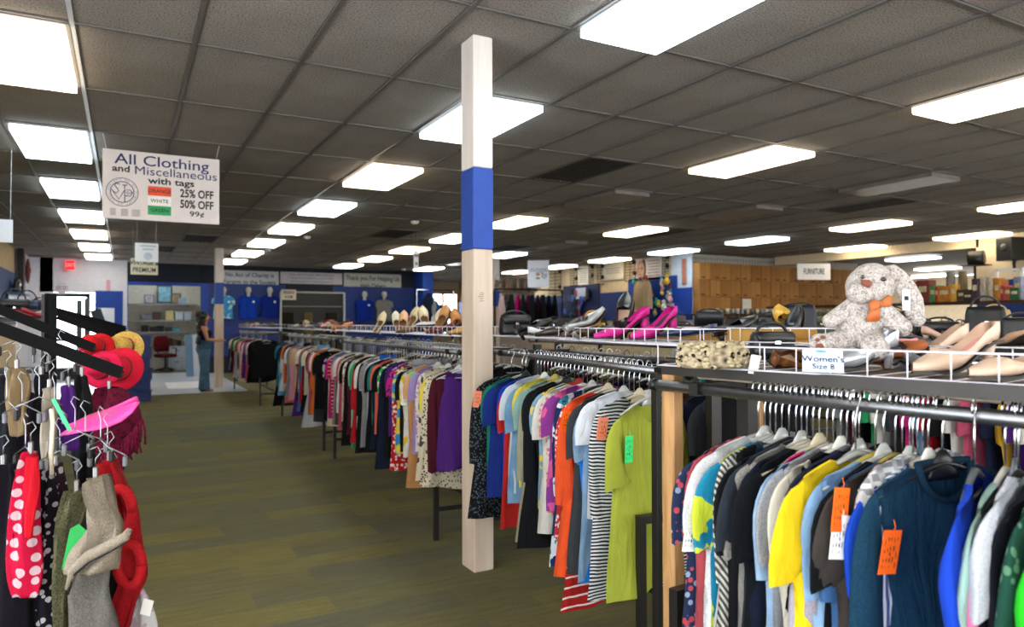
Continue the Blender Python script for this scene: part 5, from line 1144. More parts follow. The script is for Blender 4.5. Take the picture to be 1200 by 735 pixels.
# ------------------------------------------------------------------ signs
def board(name, label, cat, loc, rz, w, h, c, d=.01, group=None, mat=None):
    t = empty(name, loc, rz, label, cat, group); MB().bbox((0, 0, 0), (w, d, h), .002).build('board', mat or plain(c, .5, grain=.02), t); return t
def strings(t, pts, h):
    for x in pts: MB().tube([(x, 0, h), (x*1.06, .01, h+.5*0+(CEIL-t.location.z-h))], .0022, 5).build('string', plain('#c9c9c9', .5), t)
def price_sign(t, w, h, y0, detail=True):
    k = w/1.06
    def T(s, sz, x, z, m, sx=1., b=0.): return text(s, 'lettering', sz*k, (x*k, y0, z*k), UPR, m, t, 'CENTER', b*k, sx)
    T('All Clothing', .145, .0, .25, NAVYINK, 1.22, .001); T('and', .09, -.37, .155, INK, 1.2, .002); T('Miscellaneous', .12, .125, .15, NAVYINK, 1.15, .0); T('with tags', .09, .08, .06, INK, 1.3, .002)
    OR = plain('#e2491c', .5); GR = plain('#0f9a55', .5)
    for c, z, s in ((OR, -.04, 'ORANGE'), (WHITE, -.14, 'WHITE'), (GR, -.235, 'GREEN')):
        MB().box((-.03*k, y0+.001, z*k), (.21*k, .002, .092*k)).build('colour_patch', c, t); T(s, .052, -.03, z, INK, 1.0, .0005)
    T('25% OFF', .115, .315, -.045, INK, .74, .003); T('50% OFF', .115, .315, -.155, INK, .74, .003); T('99¢', .075, .315, -.25, INK, 1.3, .001)
    if detail:
        cx, cz = -.36*k, -.075*k
        for r0, r1 in ((.142, .136), (.106, .098)):
            m = MB(); n = 40
            m.skin([[Vector((cx+r*k*cos(2*pi*j/n), y0, cz+r*k*sin(2*pi*j/n))) for j in range(n)] for r in (r0, r1)], True)
            m.build('emblem_ring', NAVYINK, t)
        ring = 'SOCIETY OF ST VINCENT DE PAUL '
        for i, chh in enumerate(ring):
            a = pi*.95-2*pi*i/len(ring)
            if chh != ' ': text(chh, 'lettering', .024*k, (cx+.121*k*cos(a), y0-.0005, cz+.121*k*sin(a)), (pi/2, -(a-pi/2), 0), NAVYINK, t)
        def ln(pts, r=.0045):
            MB().tube([(cx+x*k, y0, cz+z*k) for x, z in pts], r*k, 5).build('emblem_stroke', NAVYINK, t)
        ln([(-.02, .075), (-.05, .085), (-.065, .06), (-.045, .035), (-.03, .01), (-.05, -.012), (-.075, .0)]); ln([(.0, .07), (.045, .07)]); ln([(.02, .07), (.02, .03)])
        ln([(-.09, .02), (-.03, -.075), (.02, .02)]); ln([(.022, -.095), (.022, .022), (.07, .025), (.09, -.0), (.07, -.035), (.022, -.035)])
        ln([(.035, -.01), (.05, .008), (.068, -.006), (.05, -.02), (.035, -.004)], .003); ln([(.068, -.006), (.082, .006), (.082, -.018), (.068, -.006)], .003)
        for cc in range(3):
            for r in range(6): MB().box(((-.44+.1*cc)*k, y0, (-.245-.012*r)*k), ((.05+.012*((r*3+cc) % 3))*k, .001, .0045*k)).build('fine_print', plain('#5a5450', .7), t)
SGN = plain('#d8cfcb', .45, grain=.02)
a = at_y(120, 216, 7.0); b = at_y(257, 224, 7.0)
w = b.x-a.x; zt = (at_y(120, 174, 7.).z+at_y(257, 187, 7.).z)/2; zb_ = (at_y(120, 257, 7.).z+at_y(257, 262, 7.).z)/2
t = board('price_sign', 'large hanging price sign reading All Clothing and Miscellaneous with tags', 'sign', ((a.x+b.x)/2, 7.0, (zt+zb_)/2), 0, w, zt-zb_, '#d8cfcb', mat=SGN)
price_sign(t, w, zt-zb_, -.008); strings(t, (-w*.47, w*.47), (zt-zb_)/2)
y_ = 15.4; a, b = at_y(619, 320, y_), at_y(642.5, 320, y_)
t = board('price_sign', 'small copy of the price sign hanging far behind the white pillar', 'sign', ((a.x+b.x)/2, y_, at_y(630, 321, y_).z), -.5, (b.x-a.x)*.92, at_y(630, 305, y_).z-at_y(630, 337, y_).z, '#dfe0e6')
price_sign(t, (b.x-a.x)*.85, 1, -.008, False); strings(t, (-.2, .2), .3)
def hsign(label, px0, px1, py0, py1, y, lines, c, rz=0., ink=INK, name='hanging_sign', sx=1., hangs=True, bold=.002, szk=.8, mat=None):
    a, b = at_y(px0, (py0+py1)/2, y), at_y(px1, (py0+py1)/2, y); cx = (px0+px1)/2; h = at_y(cx, py0, y).z-at_y(cx, py1, y).z; w = b.x-a.x
    t = board(name, label, 'sign', ((a.x+b.x)/2, y, at_y(cx, (py0+py1)/2, y).z), rz, w, h, c, .015, mat=mat)
    for i, l in enumerate(lines):
        s = h/len(lines)*szk; text(l, 'lettering', s, (0, -.010, h*(.5-(i+.5)/len(lines))*.88), UPR, ink, t, 'CENTER', bold, sx)
    if hangs: strings(t, (-w*.4, w*.4), h/2)
    return t
hsign('cream hanging sign reading VINTAGE & PREMIUM', 153, 185, 303, 322, 13.5, ['VINTAGE &', 'PREMIUM'], '#d9cfae', .03, sx=.78)
t = hsign('bright white sheet hanging before the vintage sign', 158, 185.5, 285, 307, 12.4, [], '#ffffff', 0.02)
for k, (wd, z) in enumerate(((.22, .1), (.15, .05))): MB().box((.02, -.009, z), (wd, .001, .018)).build('faint_text', plain('#c9cdd6', .6), t)
MB().lathe([(.0, .0), (.06, 0), (.06, .001), (.0, .001)], 20).build('faint_emblem', plain('#d3dde8', .6), t, (.02, -.0085, -.06), False, (pi/2, 0, 0))
hsign("white hanging size sign with two dark words, left of the white pillar", 482, 493, 294, 315, 12.0, ["MEN'S", 'SIZE'], '#e4e6ec', .75, NAVYINK, sx=.8, szk=.42)
hsign('white hanging sign reading FURNITURE before the carton wall', 939, 968, 309, 328, 10.5, ['FURNITURE'], '#ece9e4', -.3, sx=.55, szk=.5)
yw = YB-.03
WG = plain('#b4b6bc', .5, grain=.03)
hsign('long pale wall sign beginning No Act of Charity is', 258, 326.5, 317.5, 336, yw, ['No Act of Charity is', 'Foreign to the Society'], '#aab4c4', 0, NAVYINK, 'wall_sign', .98, False, .003, .72, WG)
hsign('wide wall sign with three lines of small print', 328.5, 401, 319.5, 333, yw, ['Donations made to this store support neighbors in need through our', 'conferences and special works providing rent, food and utility help', 'Please give generously of your time, goods and gifts, thank you all'], '#b2adb4', 0, NAVYINK, 'wall_sign', .68, False, .0, .6, plain('#b2adb4', .5))
hsign('pale wall sign reading Thank you For Helping Us Help Others', 403, 470, 321, 341, yw, ['Thank you For Helping Us', 'Help Others'], '#aeb0aa', 0, plain('#1c2a3c', .6), 'wall_sign', .8, False, .003, .75, plain('#aaaca6', .5))
hsign('small cream sign reading DRESSING ROOM', 329.5, 347, 339.5, 351.5, yw-.25, ['DRESSING', 'ROOM'], '#cfc4ae', 0, INK, 'wall_sign', .62, False, .003)
t = hsign('red lit exit sign above the glass door', 76.5, 87.5, 305.5, 316, DY-.25, ['EXIT'], '#c01820', 0, plain('#ffe0e0', .5), 'exit_sign', .8, False, .002, .6, emit('#ff1c28', 1.1))
hsign('faint framed notice on the white wall above the door', 68, 77, 331, 345, DY-.12, ['=='], '#cfcad6', 0, plain('#a08a9a'), 'notice', 1, False)
hsign('pink notice on the white wall right of the exit', 124.5, 129, 328, 341, DY-.12, [], '#cf9aa6', 0, INK, 'notice', 1, False)
# poster below the blue panel and leaning board
hsign('white poster under the blue panel by the door', 115, 134, 361, 392, DY-.16, [], '#dbe3f0', 0, INK, 'poster', 1, False)
t = board('leaning_board', 'dark framed board leaning beside the exit door', 'board', at_y(118, 380, DY-.9), 0, .24, .75, '#1d2a33'); t.rotation_euler = (0, -.32, 0)
# fitting-room opening: dark mirror panels with a light frame
a, b = at_y(328, 362, yw), at_y(402, 362, yw); zt, zb_ = at_y(365, 343, yw).z, .05
t = empty('dressing_room', ((a.x+b.x)/2, yw-.12, 0), 0, 'dark dressing room front with a pale frame on the back wall', 'dressing room'); w = b.x-a.x
MB().box((0, .06, zt/2), (w, .04, zt)).build('dark_panel', plain('#0b0a07', .5), t)
for s in (-1, 1): MB().box((s*w/2, 0, zt/2), (.05, .08, zt)).build('frame_post', plain('#aab4bc', .4), t)
MB().box((0, 0, zt), (w, .08, .05)).build('frame_rail', plain('#9a9a94', .4), t); MB().box((0, -.01, zt-.42), (w, .05, .03)).build('curtain_rail', plain('#6a665a', .4), t)
for x, ww, c in ((-.15, .3, '#6a5a38'), (.55, .35, '#2a241c'), (-.75, .4, '#221d16')): m = strip([(0, 0, 1, 0)]*2) if False else MB().loft([((x, -.02, .2), (ww/2, 0, 0), (0, .03, 0)), ((x, -.02, zt-.6), (ww/2*.9, 0, 0), (0, .03, 0))], 14); m.build('curtain', fab(c), t, smooth=True)
# T-shirts pinned on the slat wall, one mannequin head hook above each
WT = [(262, 352, '#3aa0dc', 'light blue T-shirt on the slat wall behind the far pillar', True), (291, 352, '#1440b0', 'royal blue T-shirt in the middle of the slat wall', False), (316, 352, '#0f2c88', 'dark blue T-shirt left of the dressing room', False), (427, 356, '#10309a', 'blue T-shirt under the Thank you sign', False), (450, 356, '#8a8a86', 'grey printed T-shirt on the back wall by the blue corner', True)]
for n, (px, py, c, lab, pr) in enumerate(WT):
    p = at_y(px, py, yw-.12); o = inst(gmesh('tee', n, .02), 't_shirt', fab(c, 'print', '#cfe4ee', 2.6) if (pr and n == 0) else fab(c), None, (p.x, p.y, p.z+.28), (0, 0, .05*(n-2)), (1.15, 1, 1.08)); tag(o, lab, 'T-shirt', 'T-shirts on the back wall')
    MB().ellipsoid((.12, -.03, -.30), (.03, .005, .03), 8, 5).build('chest_print', WHITE if n != 4 else plain('#3a6a8a', .6), o)
    h = empty('head_form', (p.x, p.y-.02, p.z+.24), .2*n, 'white head form above the %s' % lab, 'display head', 'head forms on the back wall'); MB().loft([((0, 0, -.13), (.05, 0, 0), (0, .05, 0)), ((0, 0, -.04), (.045, 0, 0), (0, .045, 0)), ((0, -.01, .0), (.07, 0, 0), (0, .08, 0)), ((0, 0, .08), (.075, 0, 0), (0, .09, 0)), ((0, 0, .14), (.04, 0, 0), (0, .05, 0))], 14).build('head', plain('#b9bab8', .5), h, smooth=True)
    MB().tube([(0, .1, 0), (0, .0, 0)], .015, 6).build('wall_arm', CHROME, h)
# alcove furniture
ay = YB+2.05
for z, n in ((1.98, 'top'), (1.49, 'middle'), (1.14, 'bottom')):
    t = empty('wall_shelf', (.95, ay+.2, z), 0, '%s grey shelf in the alcove at the back' % n, 'shelf', 'shelves in the alcove'); MB().box((0, 0, 0), (2.0, .45, .035)).build('board', plain('#9a9894', .5), t)
    for x in (-.95, .75): MB().box((x, .1, -.05), (.03, .25, .07)).build('bracket', DULL, t)
def frame_pic(label, px, py0, py1, w, c, c2, z):
    p = at_y(px, py1, ay+.1); h = (py1-py0)*22.3/FPX; t = empty('picture_frame', (p.x, ay+.12, z), 0, label, 'picture'); t.rotation_euler = (-.12, 0, 0)
    MB().bbox((0, 0, h/2), (w, .02, h), .004).build('frame', plain(c, .4), t); MB().box((0, -.012, h/2), (w*.78, .004, h*.8)).build('picture', plain(c2, .5, grain=.25, gs=9), t)
frame_pic('small grey framed picture on the top alcove shelf', 175, 346, 356, .27, '#5a4a3e', '#a09aa0', 2.0); frame_pic('tall framed print with a blue picture on the top alcove shelf', 193, 335, 356, .42, '#2a2622', '#6a94a4', 2.0); frame_pic('brown framed picture right of the tall print', 206.5, 344, 356, .28, '#4a3218', '#8a7a5a', 2.0); frame_pic('dark framed picture on the middle alcove shelf', 172.5, 367, 374, .36, '#2a2a2e', '#7a7a84', 1.51)
def carton(label, x, y, z, w, d, h, c, name='storage_box', rz=0.):
    t = empty(name, (x, y, z), rz, label, 'box'); MB().bbox((0, 0, h/2), (w, d, h), .006).build('box', plain(c, .7), t); MB().bbox((0, 0, h+.006), (w+.012, d+.012, .025), .004).build('lid', plain(c, .6, grain=.1), t); return t
for px, c, n, h, z in ((184, '#4a3426', 'small brown', .22, 1.51), (199, '#c2b47a', 'pale yellow', .26, 1.51), (210, '#b9c2c9', 'pale grey', .24, 1.51), (220, '#aeb8c0', 'bluish white', .24, 1.51), (214, '#8aa0b4', 'slate blue', .16, 2.0)):
    p = at_y(px, 370, ay); carton('%s box on the alcove shelves' % n, p.x, ay+.15, z, .22, .2, h, c)
for px, c, n, h in ((170, '#1a1614', 'black', .18), (180, '#2a1c1a', 'dark maroon', .14), (188, '#16181c', 'charcoal', .16), (198, '#3a2a2a', 'brown', .12), (206, '#3aa6b4', 'turquoise', .08)):
    p = at_y(px, 385, ay); carton('%s bin on the bottom alcove shelf' % n, p.x, ay+.15, 1.16, .2, .2, h, c, 'storage_bin')
# desk chair, filing cabinet, boards, mat
cx = at_z(184, 438, 0); t = empty('desk_chair', (cx.x+.25, ay-.6, 0), .4, 'dark red upholstered desk chair in the alcove', 'chair')
MB().bbox((0, 0, .47), (.48, .48, .1), .03).build('seat', fab('#5a1218'), t); MB().loft([((0, .22, .58), (.2, 0, 0), (0, .04, 0)), ((0, .25, .8), (.24, 0, 0), (0, .05, 0)), ((0, .27, 1.0), (.2, 0, 0), (0, .035, 0)), ((0, .27, 1.04), (.12, 0, 0), (0, .02, 0))], 18).build('backrest', fab('#6a141c'), t, smooth=True)
MB().tube([(0, 0, .42), (0, 0, .1)], .03, 10).build('column', BLACKM, t)
for k in range(5): MB().tube([(0, 0, .11), (.28*cos(k*1.257), .28*sin(k*1.257), .05)], .022, 6).build('leg', BLACKM, t)
for s in (-1, 1): MB().tube([(s*.25, -.1, .5), (s*.27, -.1, .68), (s*.27, .15, .68)], .018, 6).build('armrest', BLACKM, t)
p = at_y(207, 430, ay); t = empty('filing_cabinet', (p.x, ay, 0), 0, 'white two-drawer filing cabinet in the alcove', 'cabinet')
MB().bbox((0, .0, .36), (.5, .45, .72), .006).build('body', plain('#aab0ba', .5), t)
for z in (.2, .53): d_ = MB().bbox((0, -.235, z), (.46, .02, .3), .004).build('drawer', plain('#b9c0ca', .5), t); MB().box((0, -.252, z+.06), (.12, .02, .02)).build('handle', INK, d_)
for k in range(4): carton(['dark wicker', 'brown', 'black', 'small tan'][k]+' basket on the filing cabinet', p.x-.18+.12*k, ay+.02*(k % 2), .725, .11, .2, .22-.03*k, ['#3a2a1c', '#5a4430', '#1a1816', '#8a7050'][k], 'storage_basket')
for n, (px, c) in enumerate(((222, '#5a7a9a'), (226, '#c2cad6'), (231, '#aeb6c2'))):
    p = at_z(px, 442, 0); t = board('leaning_board', ['blue-grey', 'white', 'pale grey'][n]+' panel leaning at the right side of the alcove opening', 'board', (p.x, p.y+.1*n, .56), .5, .22, 1.1, c, .03); t.rotation_euler = (-.08, 0, .5)
p = at_z(219, 452, 0); o = MB().bbox((0, 0, .006), (.85, 1.7, .012), .003).build('door_mat', plain('#cfd2da', .9), None, (p.x, p.y, .011)); tag(o, 'white mat on the floor left of the browsing woman', 'mat')
# ------------------------------------------------------------------ carton wall
CB = [plain(c, .85, grain=.08, gs=4) for c in ('#a8743a', '#9c6a32', '#b07d40', '#a27038')]
bme = MB().bbox((0, 0, .2), (.335, .36, .40), .005).mesh('carton', False)
mk1 = MB().box((0, -.1815, .055), (.12, .001, .035)).mesh('printed_mark', False); mk2 = MB().box((.0, -.1815, .33), (.035, .001, .02)).mesh('printed_mark', False); tpm = MB().box((0, -.1813, .2), (.012, .001, .40)).box((0, 0, .4005), (.05, .36, .001)).mesh('tape', False)
TP = plain('#8a5c2a', .4)
nb_ = 0
for r, z in enumerate((1.60, 2.005, 2.41)):
    for k in range(17):
        x = 12.0+k*.343
        t = empty('storage_carton', (x, 12.62+rnd.uniform(-.015, .015), z), rnd.uniform(-.02, .02), 'brown cardboard carton, %s from the left in the %s row of the carton wall' % (ordinal(k+1), ['bottom', 'middle', 'top'][r]), 'carton', 'stacked cartons on the far right wall')
        inst(bme, 'carton', CB[(k*7+r*3) % 4], t); inst(mk1, 'printed_mark', plain('#5a3a1a', .8), t, (.06 if k % 2 else -.04, 0, 0)); inst(mk2, 'printed_mark', plain('#6a4824', .8), t); inst(tpm, 'tape', TP, t)
t = empty('storage_shelf', (14.7, 12.55, 0), 0, 'long dark shelf unit carrying the carton wall', 'shelf')
for z in (1.58, .9, .3): MB().box((0, 0, z), (6., .5, .03)).build('shelf_board', plain('#2a241e', .6), t)
for k in range(6): MB().box((-2.95+k*1.18, -.22, .79), (.05, .05, 1.58)).build('post', BLACKM, t)
MB().box((0, -.28, 1.50), (6., .02, .10)).build('front_rail', plain('#4a2a18', .5), t)
t = empty('wire_grid', (13.2, 12.83, 0), 0, 'black wire grid panel above the carton wall', 'grid panel'); g_ = MB()
for k in range(30): g_.tube([(-1.3+k*.1, 0, 2.2), (-1.3+k*.1, 0, 3.0)], .004, 4)
for k in range(8): g_.tube([(-1.3, 0, 2.25+k*.1), (1.6, 0, 2.25+k*.1)], .004, 4)
o = g_.build('grid_wires', BLACKM, t); o['kind'] = 'stuff'
CUP = [plain(c, .3) for c in ('#c9c9c4', '#9aa4ac', '#d9d2b8', '#6a6e74', '#b9b4a4', '#8fa9c0')]
cme = MB().lathe([(.0, 0), (.035, 0), (.042, .08), (.044, .13), (.040, .13), (.036, .02), (.0, .015)], 12).mesh('mug')
for k in range(34):
    o = inst(cme, 'mug', CUP[(k*5) % 6], None, (11.98+k*.165, 12.35, 1.597), (0, 0, k)); tag(o, 'small mug, %s from the left in the row before the carton wall' % ordinal(k+1), 'mug', 'mugs lined before the cartons')
o = board('paper_notice', 'small white paper notice taped on the cartons', 'notice', (13.35, 12.41, 1.85), 0, .3, .24, '#d9d4ca')
# wall speakers high on the right
p = at_x(1183, 292, XR-.25); t = empty('wall_speaker', (XR-.22, p.y, p.z), -.3, 'black loudspeaker cabinet on a bracket high on the right wall', 'speaker'); MB().bbox((0, 0, 0), (.3, .34, .42), .01).build('cabinet', BLACKM, t); MB().ellipsoid((-.15, 0, .03), (.02, .07, .07), 12, 8).build('driver', plain('#3a3a3c', .3), t, smooth=True); MB().box((.08, 0, -.30), (.03, .04, .22)).build('bracket', BLACKM, t)
p = at_x(1170, 298, XR-.25); t = empty('stage_light', (XR-.24, p.y+.42, p.z-.05), .2, 'black round lamp housing left of the wall speaker', 'lamp'); MB().loft([((0, .12, 0), (.02, 0, 0), (0, 0, .1)), ((0, .1, 0), (.12, 0, 0), (0, 0, .15)), ((0, -.15, .0), (.12, 0, 0), (0, 0, .15))], 14).build('housing', BLACKM, t, smooth=True); MB().box((.0, 0, -.26), (.03, .04, .28)).build('bracket', BLACKM, t); MB().box((.0, .0, -.13), (.24, .5, .02)).build('plate', BLACKM, t)
# ------------------------------------------------------------------ book and toy shelving, middle right
bs = empty('book_shelf', (10.2, 5.7, 0), 0, 'long dark shelving with books and toys on top, right background', 'shelf')
for z in (1.66, 1.2, .7, .2): MB().box((0, 0, z), (.5, 6.2, .035)).build('shelf_board', mat_wood('#4a2f1e', '#2e1c12') if z > 1.6 else BLACKM, bs)
for y in (-3.05, -1, 1, 3.05): MB().box((.1, y, .83), (.04, .04, 1.66)).build('post', BLACKM, bs)
def onB(px): return at_x(px, 355, 10.1)
TOY = [(1078, .10, .30, '#a8241e', 'red toy drum box'), (1086, .22, .32, '#7a2f24', 'dark red gift tin'), (1098, .12, .24, '#4a9a4a', 'green picture book'), (1103, .09, .22, '#b8322a', 'red hardback book'), (1113, .24, .22, '#c87a24', 'orange board game box'), (1122, .14, .24, '#d9a83a', 'yellow toy box'), (1127, .1, .42, '#8a7a5a', 'tan paper roll'), (1116, .1, .42, '#8a8478', 'grey cylinder vase'), (1134, .22, .16, '#4a3a2e', 'brown wooden crate toy'), (1141, .16, .12, '#2a2622', 'black cash tin'), (1148, .1, .30, '#3a2a3a', 'dark plush figure'), (1155, .1, .32, '#c9bfae', 'cream book'), (1160, .08, .32, '#d9cdb8', 'ivory book'), (1165, .07, .31, '#bfae94', 'beige book'), (1170, .08, .30, '#d08a2a', 'amber book'), (1174, .09, .28, '#c07a24', 'ochre book'), (1179, .06, .20, '#d8486a', 'pink box'), (1188, .14, .18, '#b8583a', 'rust toy box'), (1196, .14, .16, '#2a5a3a', 'green tin'), (1070, .1, .26, '#2a6a5a', 'teal folded toy'), (1064, .1, .24, '#7a4a3a', 'brown bear figure box'), (1198, .12, .3, '#8a8aa0', 'lavender box'), (1062, .08, .3, '#b02a30', 'crimson book')]
for px, w, h, c, nm in TOY:
    p = onB(px); t = empty('book' if 'book' in nm else 'shelf_item', (10.1+rnd.uniform(-.05, .05), p.y, 1.678), rnd.uniform(-.1, .1), nm+' on the dark book shelving at the right', 'book' if 'book' in nm else 'shelf item')
    if 'cylinder' in nm or 'roll' in nm: MB().lathe([(0, 0), (w*.6, 0), (w*.55, h), (0, h)], 16).build('body', plain(c, .6, grain=.15), t, smooth=True)
    else:
        MB().bbox((0, 0, h/2), (.2, w*.8, h), .006).build('cover' if 'book' in nm else 'body', plain(c, .5, grain=.2, gs=14), t); MB().box((-.101, 0, h*.6), (.002, w*.5, h*.25)).build('label_patch', plain('#d9c9a0', .6, grain=.2), t)
p = onB(1182); t = empty('picture_frame', (10.12, p.y, 1.678), 0, 'white empty picture frame standing on the book shelving', 'picture')
for s in (-1, 1): MB().box((0, s*.15, .21), (.03, .035, .42)).build('frame_side', WHITE, t)
MB().box((0, 0, .40), (.03, .3, .035)).build('frame_top', WHITE, t)
# ------------------------------------------------------------------ far wall displays on the right (wall x = 11.8)
XW = 11.78
def wall_panel(label, px0, px1, py0, py1, c, name='wall_panel', d=.03, cat='panel', off=0.):
    a, b = at_x(px0, (py0+py1)/2, XW-off), at_x(px1, (py0+py1)/2, XW-off); cx = (px0+px1)/2; zt, zb = at_x(cx, py0, XW-off).z, at_x(cx, py1, XW-off).z
    t = empty(name, (XW-off-d/2, (a.y+b.y)/2, (zt+zb)/2), 0, label, cat); MB().bbox((0, 0, 0), (d, abs(a.y-b.y), zt-zb), .004).build('panel', plain(c, .5, grain=.05), t); return t, abs(a.y-b.y), zt-zb
def wtext(t, lines, w, h, d, ink=INK, k=.5):
    for i, l in enumerate(lines): text(l, 'lettering', h/len(lines)*k, (-d/2-.002, 0, h*(.5-(i+.5)/len(lines))*.9), (pi/2, 0, -pi/2), ink, t)
t, w, h = wall_panel('white paper poster of text lines between wire grids on the far right wall', 678, 690.5, 312, 335, '#d3cfc4', 'poster', cat='poster')
for k in range(7): MB().box((-.017, 0, h*(.36-.11*k)), (.002, w*.7, .02)).build('text_line', plain('#6a6a70', .7), t)
t, w, h = wall_panel('white framed notice board on the far right wall', 708, 732, 306, 328, '#d9d3c4', 'notice_board', .05, 'board')
for k in range(3): MB().box((-.027, 0, h*(.1-.12*k)), (.002, w*.7, .02)).build('text_line', plain('#8a8a8a', .7), t)
t, w, h = wall_panel('white poster with a face portrait and lines of text on the far right wall', 745, 776, 302, 328.5, '#d2cdca', 'poster', cat='poster')
MB().ellipsoid((-.018, w*.28, -.02), (.004, w*.17, h*.44), 16, 10).build('portrait_face', plain('#b08a74', .6, grain=.2), t); MB().ellipsoid((-.016, w*.16, .0), (.004, w*.1, h*.47), 12, 8).build('portrait_shade', plain('#3a3032', .6), t)
for dy in (.22, .34): MB().ellipsoid((-.023, w*dy, h*.05), (.002, .03, .02), 8, 5).build('portrait_eye', INK, t)
MB().box((-.023, w*.29, -h*.22), (.002, .1, .02)).build('portrait_mouth', plain('#7a3a36'), t)
for k in range(6): MB().box((-.017, -w*.22, h*(.34-.13*k)), (.002, w*.42, .024)).build('text_line', plain('#8a8488', .7), t)
t, w, h = wall_panel('dark blue pegboard with small goods, left on the far right wall', 661, 703, 334, 385, '#0a1a4a', 'pegboard')
for k in range(26):
    c = ['#101018', '#1a2a6a', '#2244b0', '#0c0c12', '#3a3a52', '#8a3a5a', '#2a6a9a'][k*5 % 7]; y = rnd.uniform(-w*.45, w*.45); z = h*(.42-.87*k/26)
    o = MB().bbox((-.06, 0, -.1), (.05, rnd.uniform(.08, .18), rnd.uniform(.12, .3)), .01).build('hanging_pack', plain(c, .5), None, (XW-.03, t.location.y+y, t.location.z+z)); tag(o, 'small hanging pack, %s among those on the dark blue pegboard by height' % ordinal(k+1), 'pack', 'packs on the dark blue pegboard')
o = board('paper_notice', 'white notice on the dark blue pegboard', 'notice', (XW-.1, at_x(684, 344, XW).y, at_x(684, 344, XW).z), pi/2, .5, .32, '#aab4c4')
t, w, h = wall_panel('blue toy pegboard under the portrait poster', 737, 794.5, 325, 385, '#123a90', 'pegboard'); ty, tz = t.location.y, t.location.z
tc = ['#c9392a', '#d9b23a', '#d8d2c6', '#8a2a2a', '#c98a4a', '#3a9a8a', '#3aa0b8', '#e0d8c8', '#5a1a1a', '#b9a06a', '#2a4a9a', '#c9642a', '#9a9a8a', '#d9a0a0']
for k in range(60):
    c = tc[k*5 % 14]; y = rnd.uniform(-w*.48, w*.30); z = h*(.44-.94*k/60); r = rnd.uniform(.05, .10)
    t2 = empty('soft_toy', (XW-.12-rnd.uniform(0, .08), ty+y, tz+z), rnd.uniform(0, 3), 'small soft toy, %s from the top among those on the blue pegboard' % ordinal(k+1), 'toy', 'soft toys on the blue pegboard')
    MB().ellipsoid((0, 0, 0), (r*.8, r*.8, r), 9, 6).build('body', plain(c, .8, grain=.2), t2, smooth=True); MB().ellipsoid((0, 0, r*1.35), (r*.6, r*.6, r*.55), 9, 6).build('head', plain(c, .8, grain=.2), t2, smooth=True)
p = at_x(753, 342, XW-.3); t = empty('costume', (p.x, p.y, 0), -pi/2, 'tan furry costume on a hanger beside the soft toys', 'costume')
o = inst(gmesh('sweater', 2, .02), 'costume_body', fab('#a8906c', 'knit', '#bfa884', 1.), t, (0, 0, p.z+.48), (0, 0, 0), (1.3, 2.2, 1.25)); inst(HOOK, 'hook', CHROME, t, (0, 0, p.z+.48), sc=(1.5, 1.5, 1.5))
for s in (-1, 1): MB().tube([(s*.1, 0, p.z-.40), (s*.11, 0, p.z-.75), (s*.10, 0, p.z-1.0)], [.1, .085, .06], 10).build('leg', fab('#a8906c', 'knit', '#bfa884', 1.), t, smooth=True)
wg = 0
for px0, px1, py0, py1 in ((643, 657, 318, 345), (668, 676, 315, 335), (690, 695, 312, 332), (700, 707, 311, 334), (732, 744, 307, 330), (776, 783, 300, 322)):
    a, b = at_x(px0, 320, XW-.05), at_x(px1, 320, XW-.05); zt, zb = at_x(px0, py0, XW).z, at_x(px0, py1, XW).z; t = empty('wire_grid', (XW-.04, (a.y+b.y)/2, 0), 0, 'black wire display grid on the cream wall, %s from the left' % ordinal(wg+1), 'grid panel', 'wire grids on the cream wall'); wg += 1; m = MB(); w = abs(a.y-b.y)/2; n = max(2, int(w/.12))
    for k in range(n+1): m.tube([(0, -w+2*w*k/n, zb), (0, -w+2*w*k/n, zt)], .009, 4)
    for k in range(8): m.tube([(0, -w, zb+(zt-zb)*k/7), (0, w, zb+(zt-zb)*k/7)], .009, 4)
    o = m.build('grid_wires', BLACKM, t)
    for z in (zt-.05, zb+.2): MB().ellipsoid((-.04, -w, z), (.05, .06, .06), 8, 6).build('wall_clamp', BLACKM, t)
o = board('fire_notice', 'red and white fire notice on the white wall corner', 'notice', (11.72, 13.35, 1.62), pi/2-.0, .3, .5, '#d9d4d0'); MB().box((0, -.008, .12), (.24, .004, .2)).build('red_square', plain('#b8202a'), o)
o = board('ruler_sign', 'narrow terracotta strip sign beside the cartons', 'sign', (11.74, 12.86, 2.62), pi/2, .14, .62, '#b06a54')
# ------------------------------------------------------------------ tall racks of clothes far behind the pillar, and by the windows
TALL = [(588, 8.2, '#e8c9c2', 'pale pink'), (593, 8.0, '#15161a', 'black and grey'), (599, 8.3, '#1d2420', 'dark green'), (607, 8.0, '#e0187c', 'hot pink'), (613, 8.2, '#16161a', 'black'), (619, 8.3, '#4a1440', 'dark magenta'), (624, 8.0, '#14181c', 'charcoal'), (630, 8.2, '#3a1a1e', 'wine'), (636, 8.0, '#121318', 'ink black'), (643, 8.2, '#14182c', 'midnight blue'), (650, 8.0, '#0f1116', 'jet black')]
for n, (px, x, c, cn) in enumerate(TALL):
    yv = 15.0; p = at_y(px, 342, yv+.3*(n % 2)); k = 'dress'
    o = inst(gmesh(k, n % 4, .05), 'dress', fab(c, 'floral' if n == 1 else None, '#6a6a6a', 1.5), None, (p.x, p.y, 2.22), (0, 0, .9+.2*(n % 3)), (1.0, 1.1, .98)); tag(o, '%s dress on the tall rack far behind the white pillar' % cn, 'dress', 'dresses on the tall far rack')
a, b = at_y(584, 342, 15.1), at_y(655, 342, 15.1)
t = empty('clothing_rack', ((a.x+b.x)/2, 15.1, 0), 0, 'tall dark garment rail far behind the white pillar', 'rack'); w = (b.x-a.x)/2+.1
MB().tube([(-w, 0, 2.22), (w, 0, 2.22)], .02, 8).build('rod', BLACKM, t)
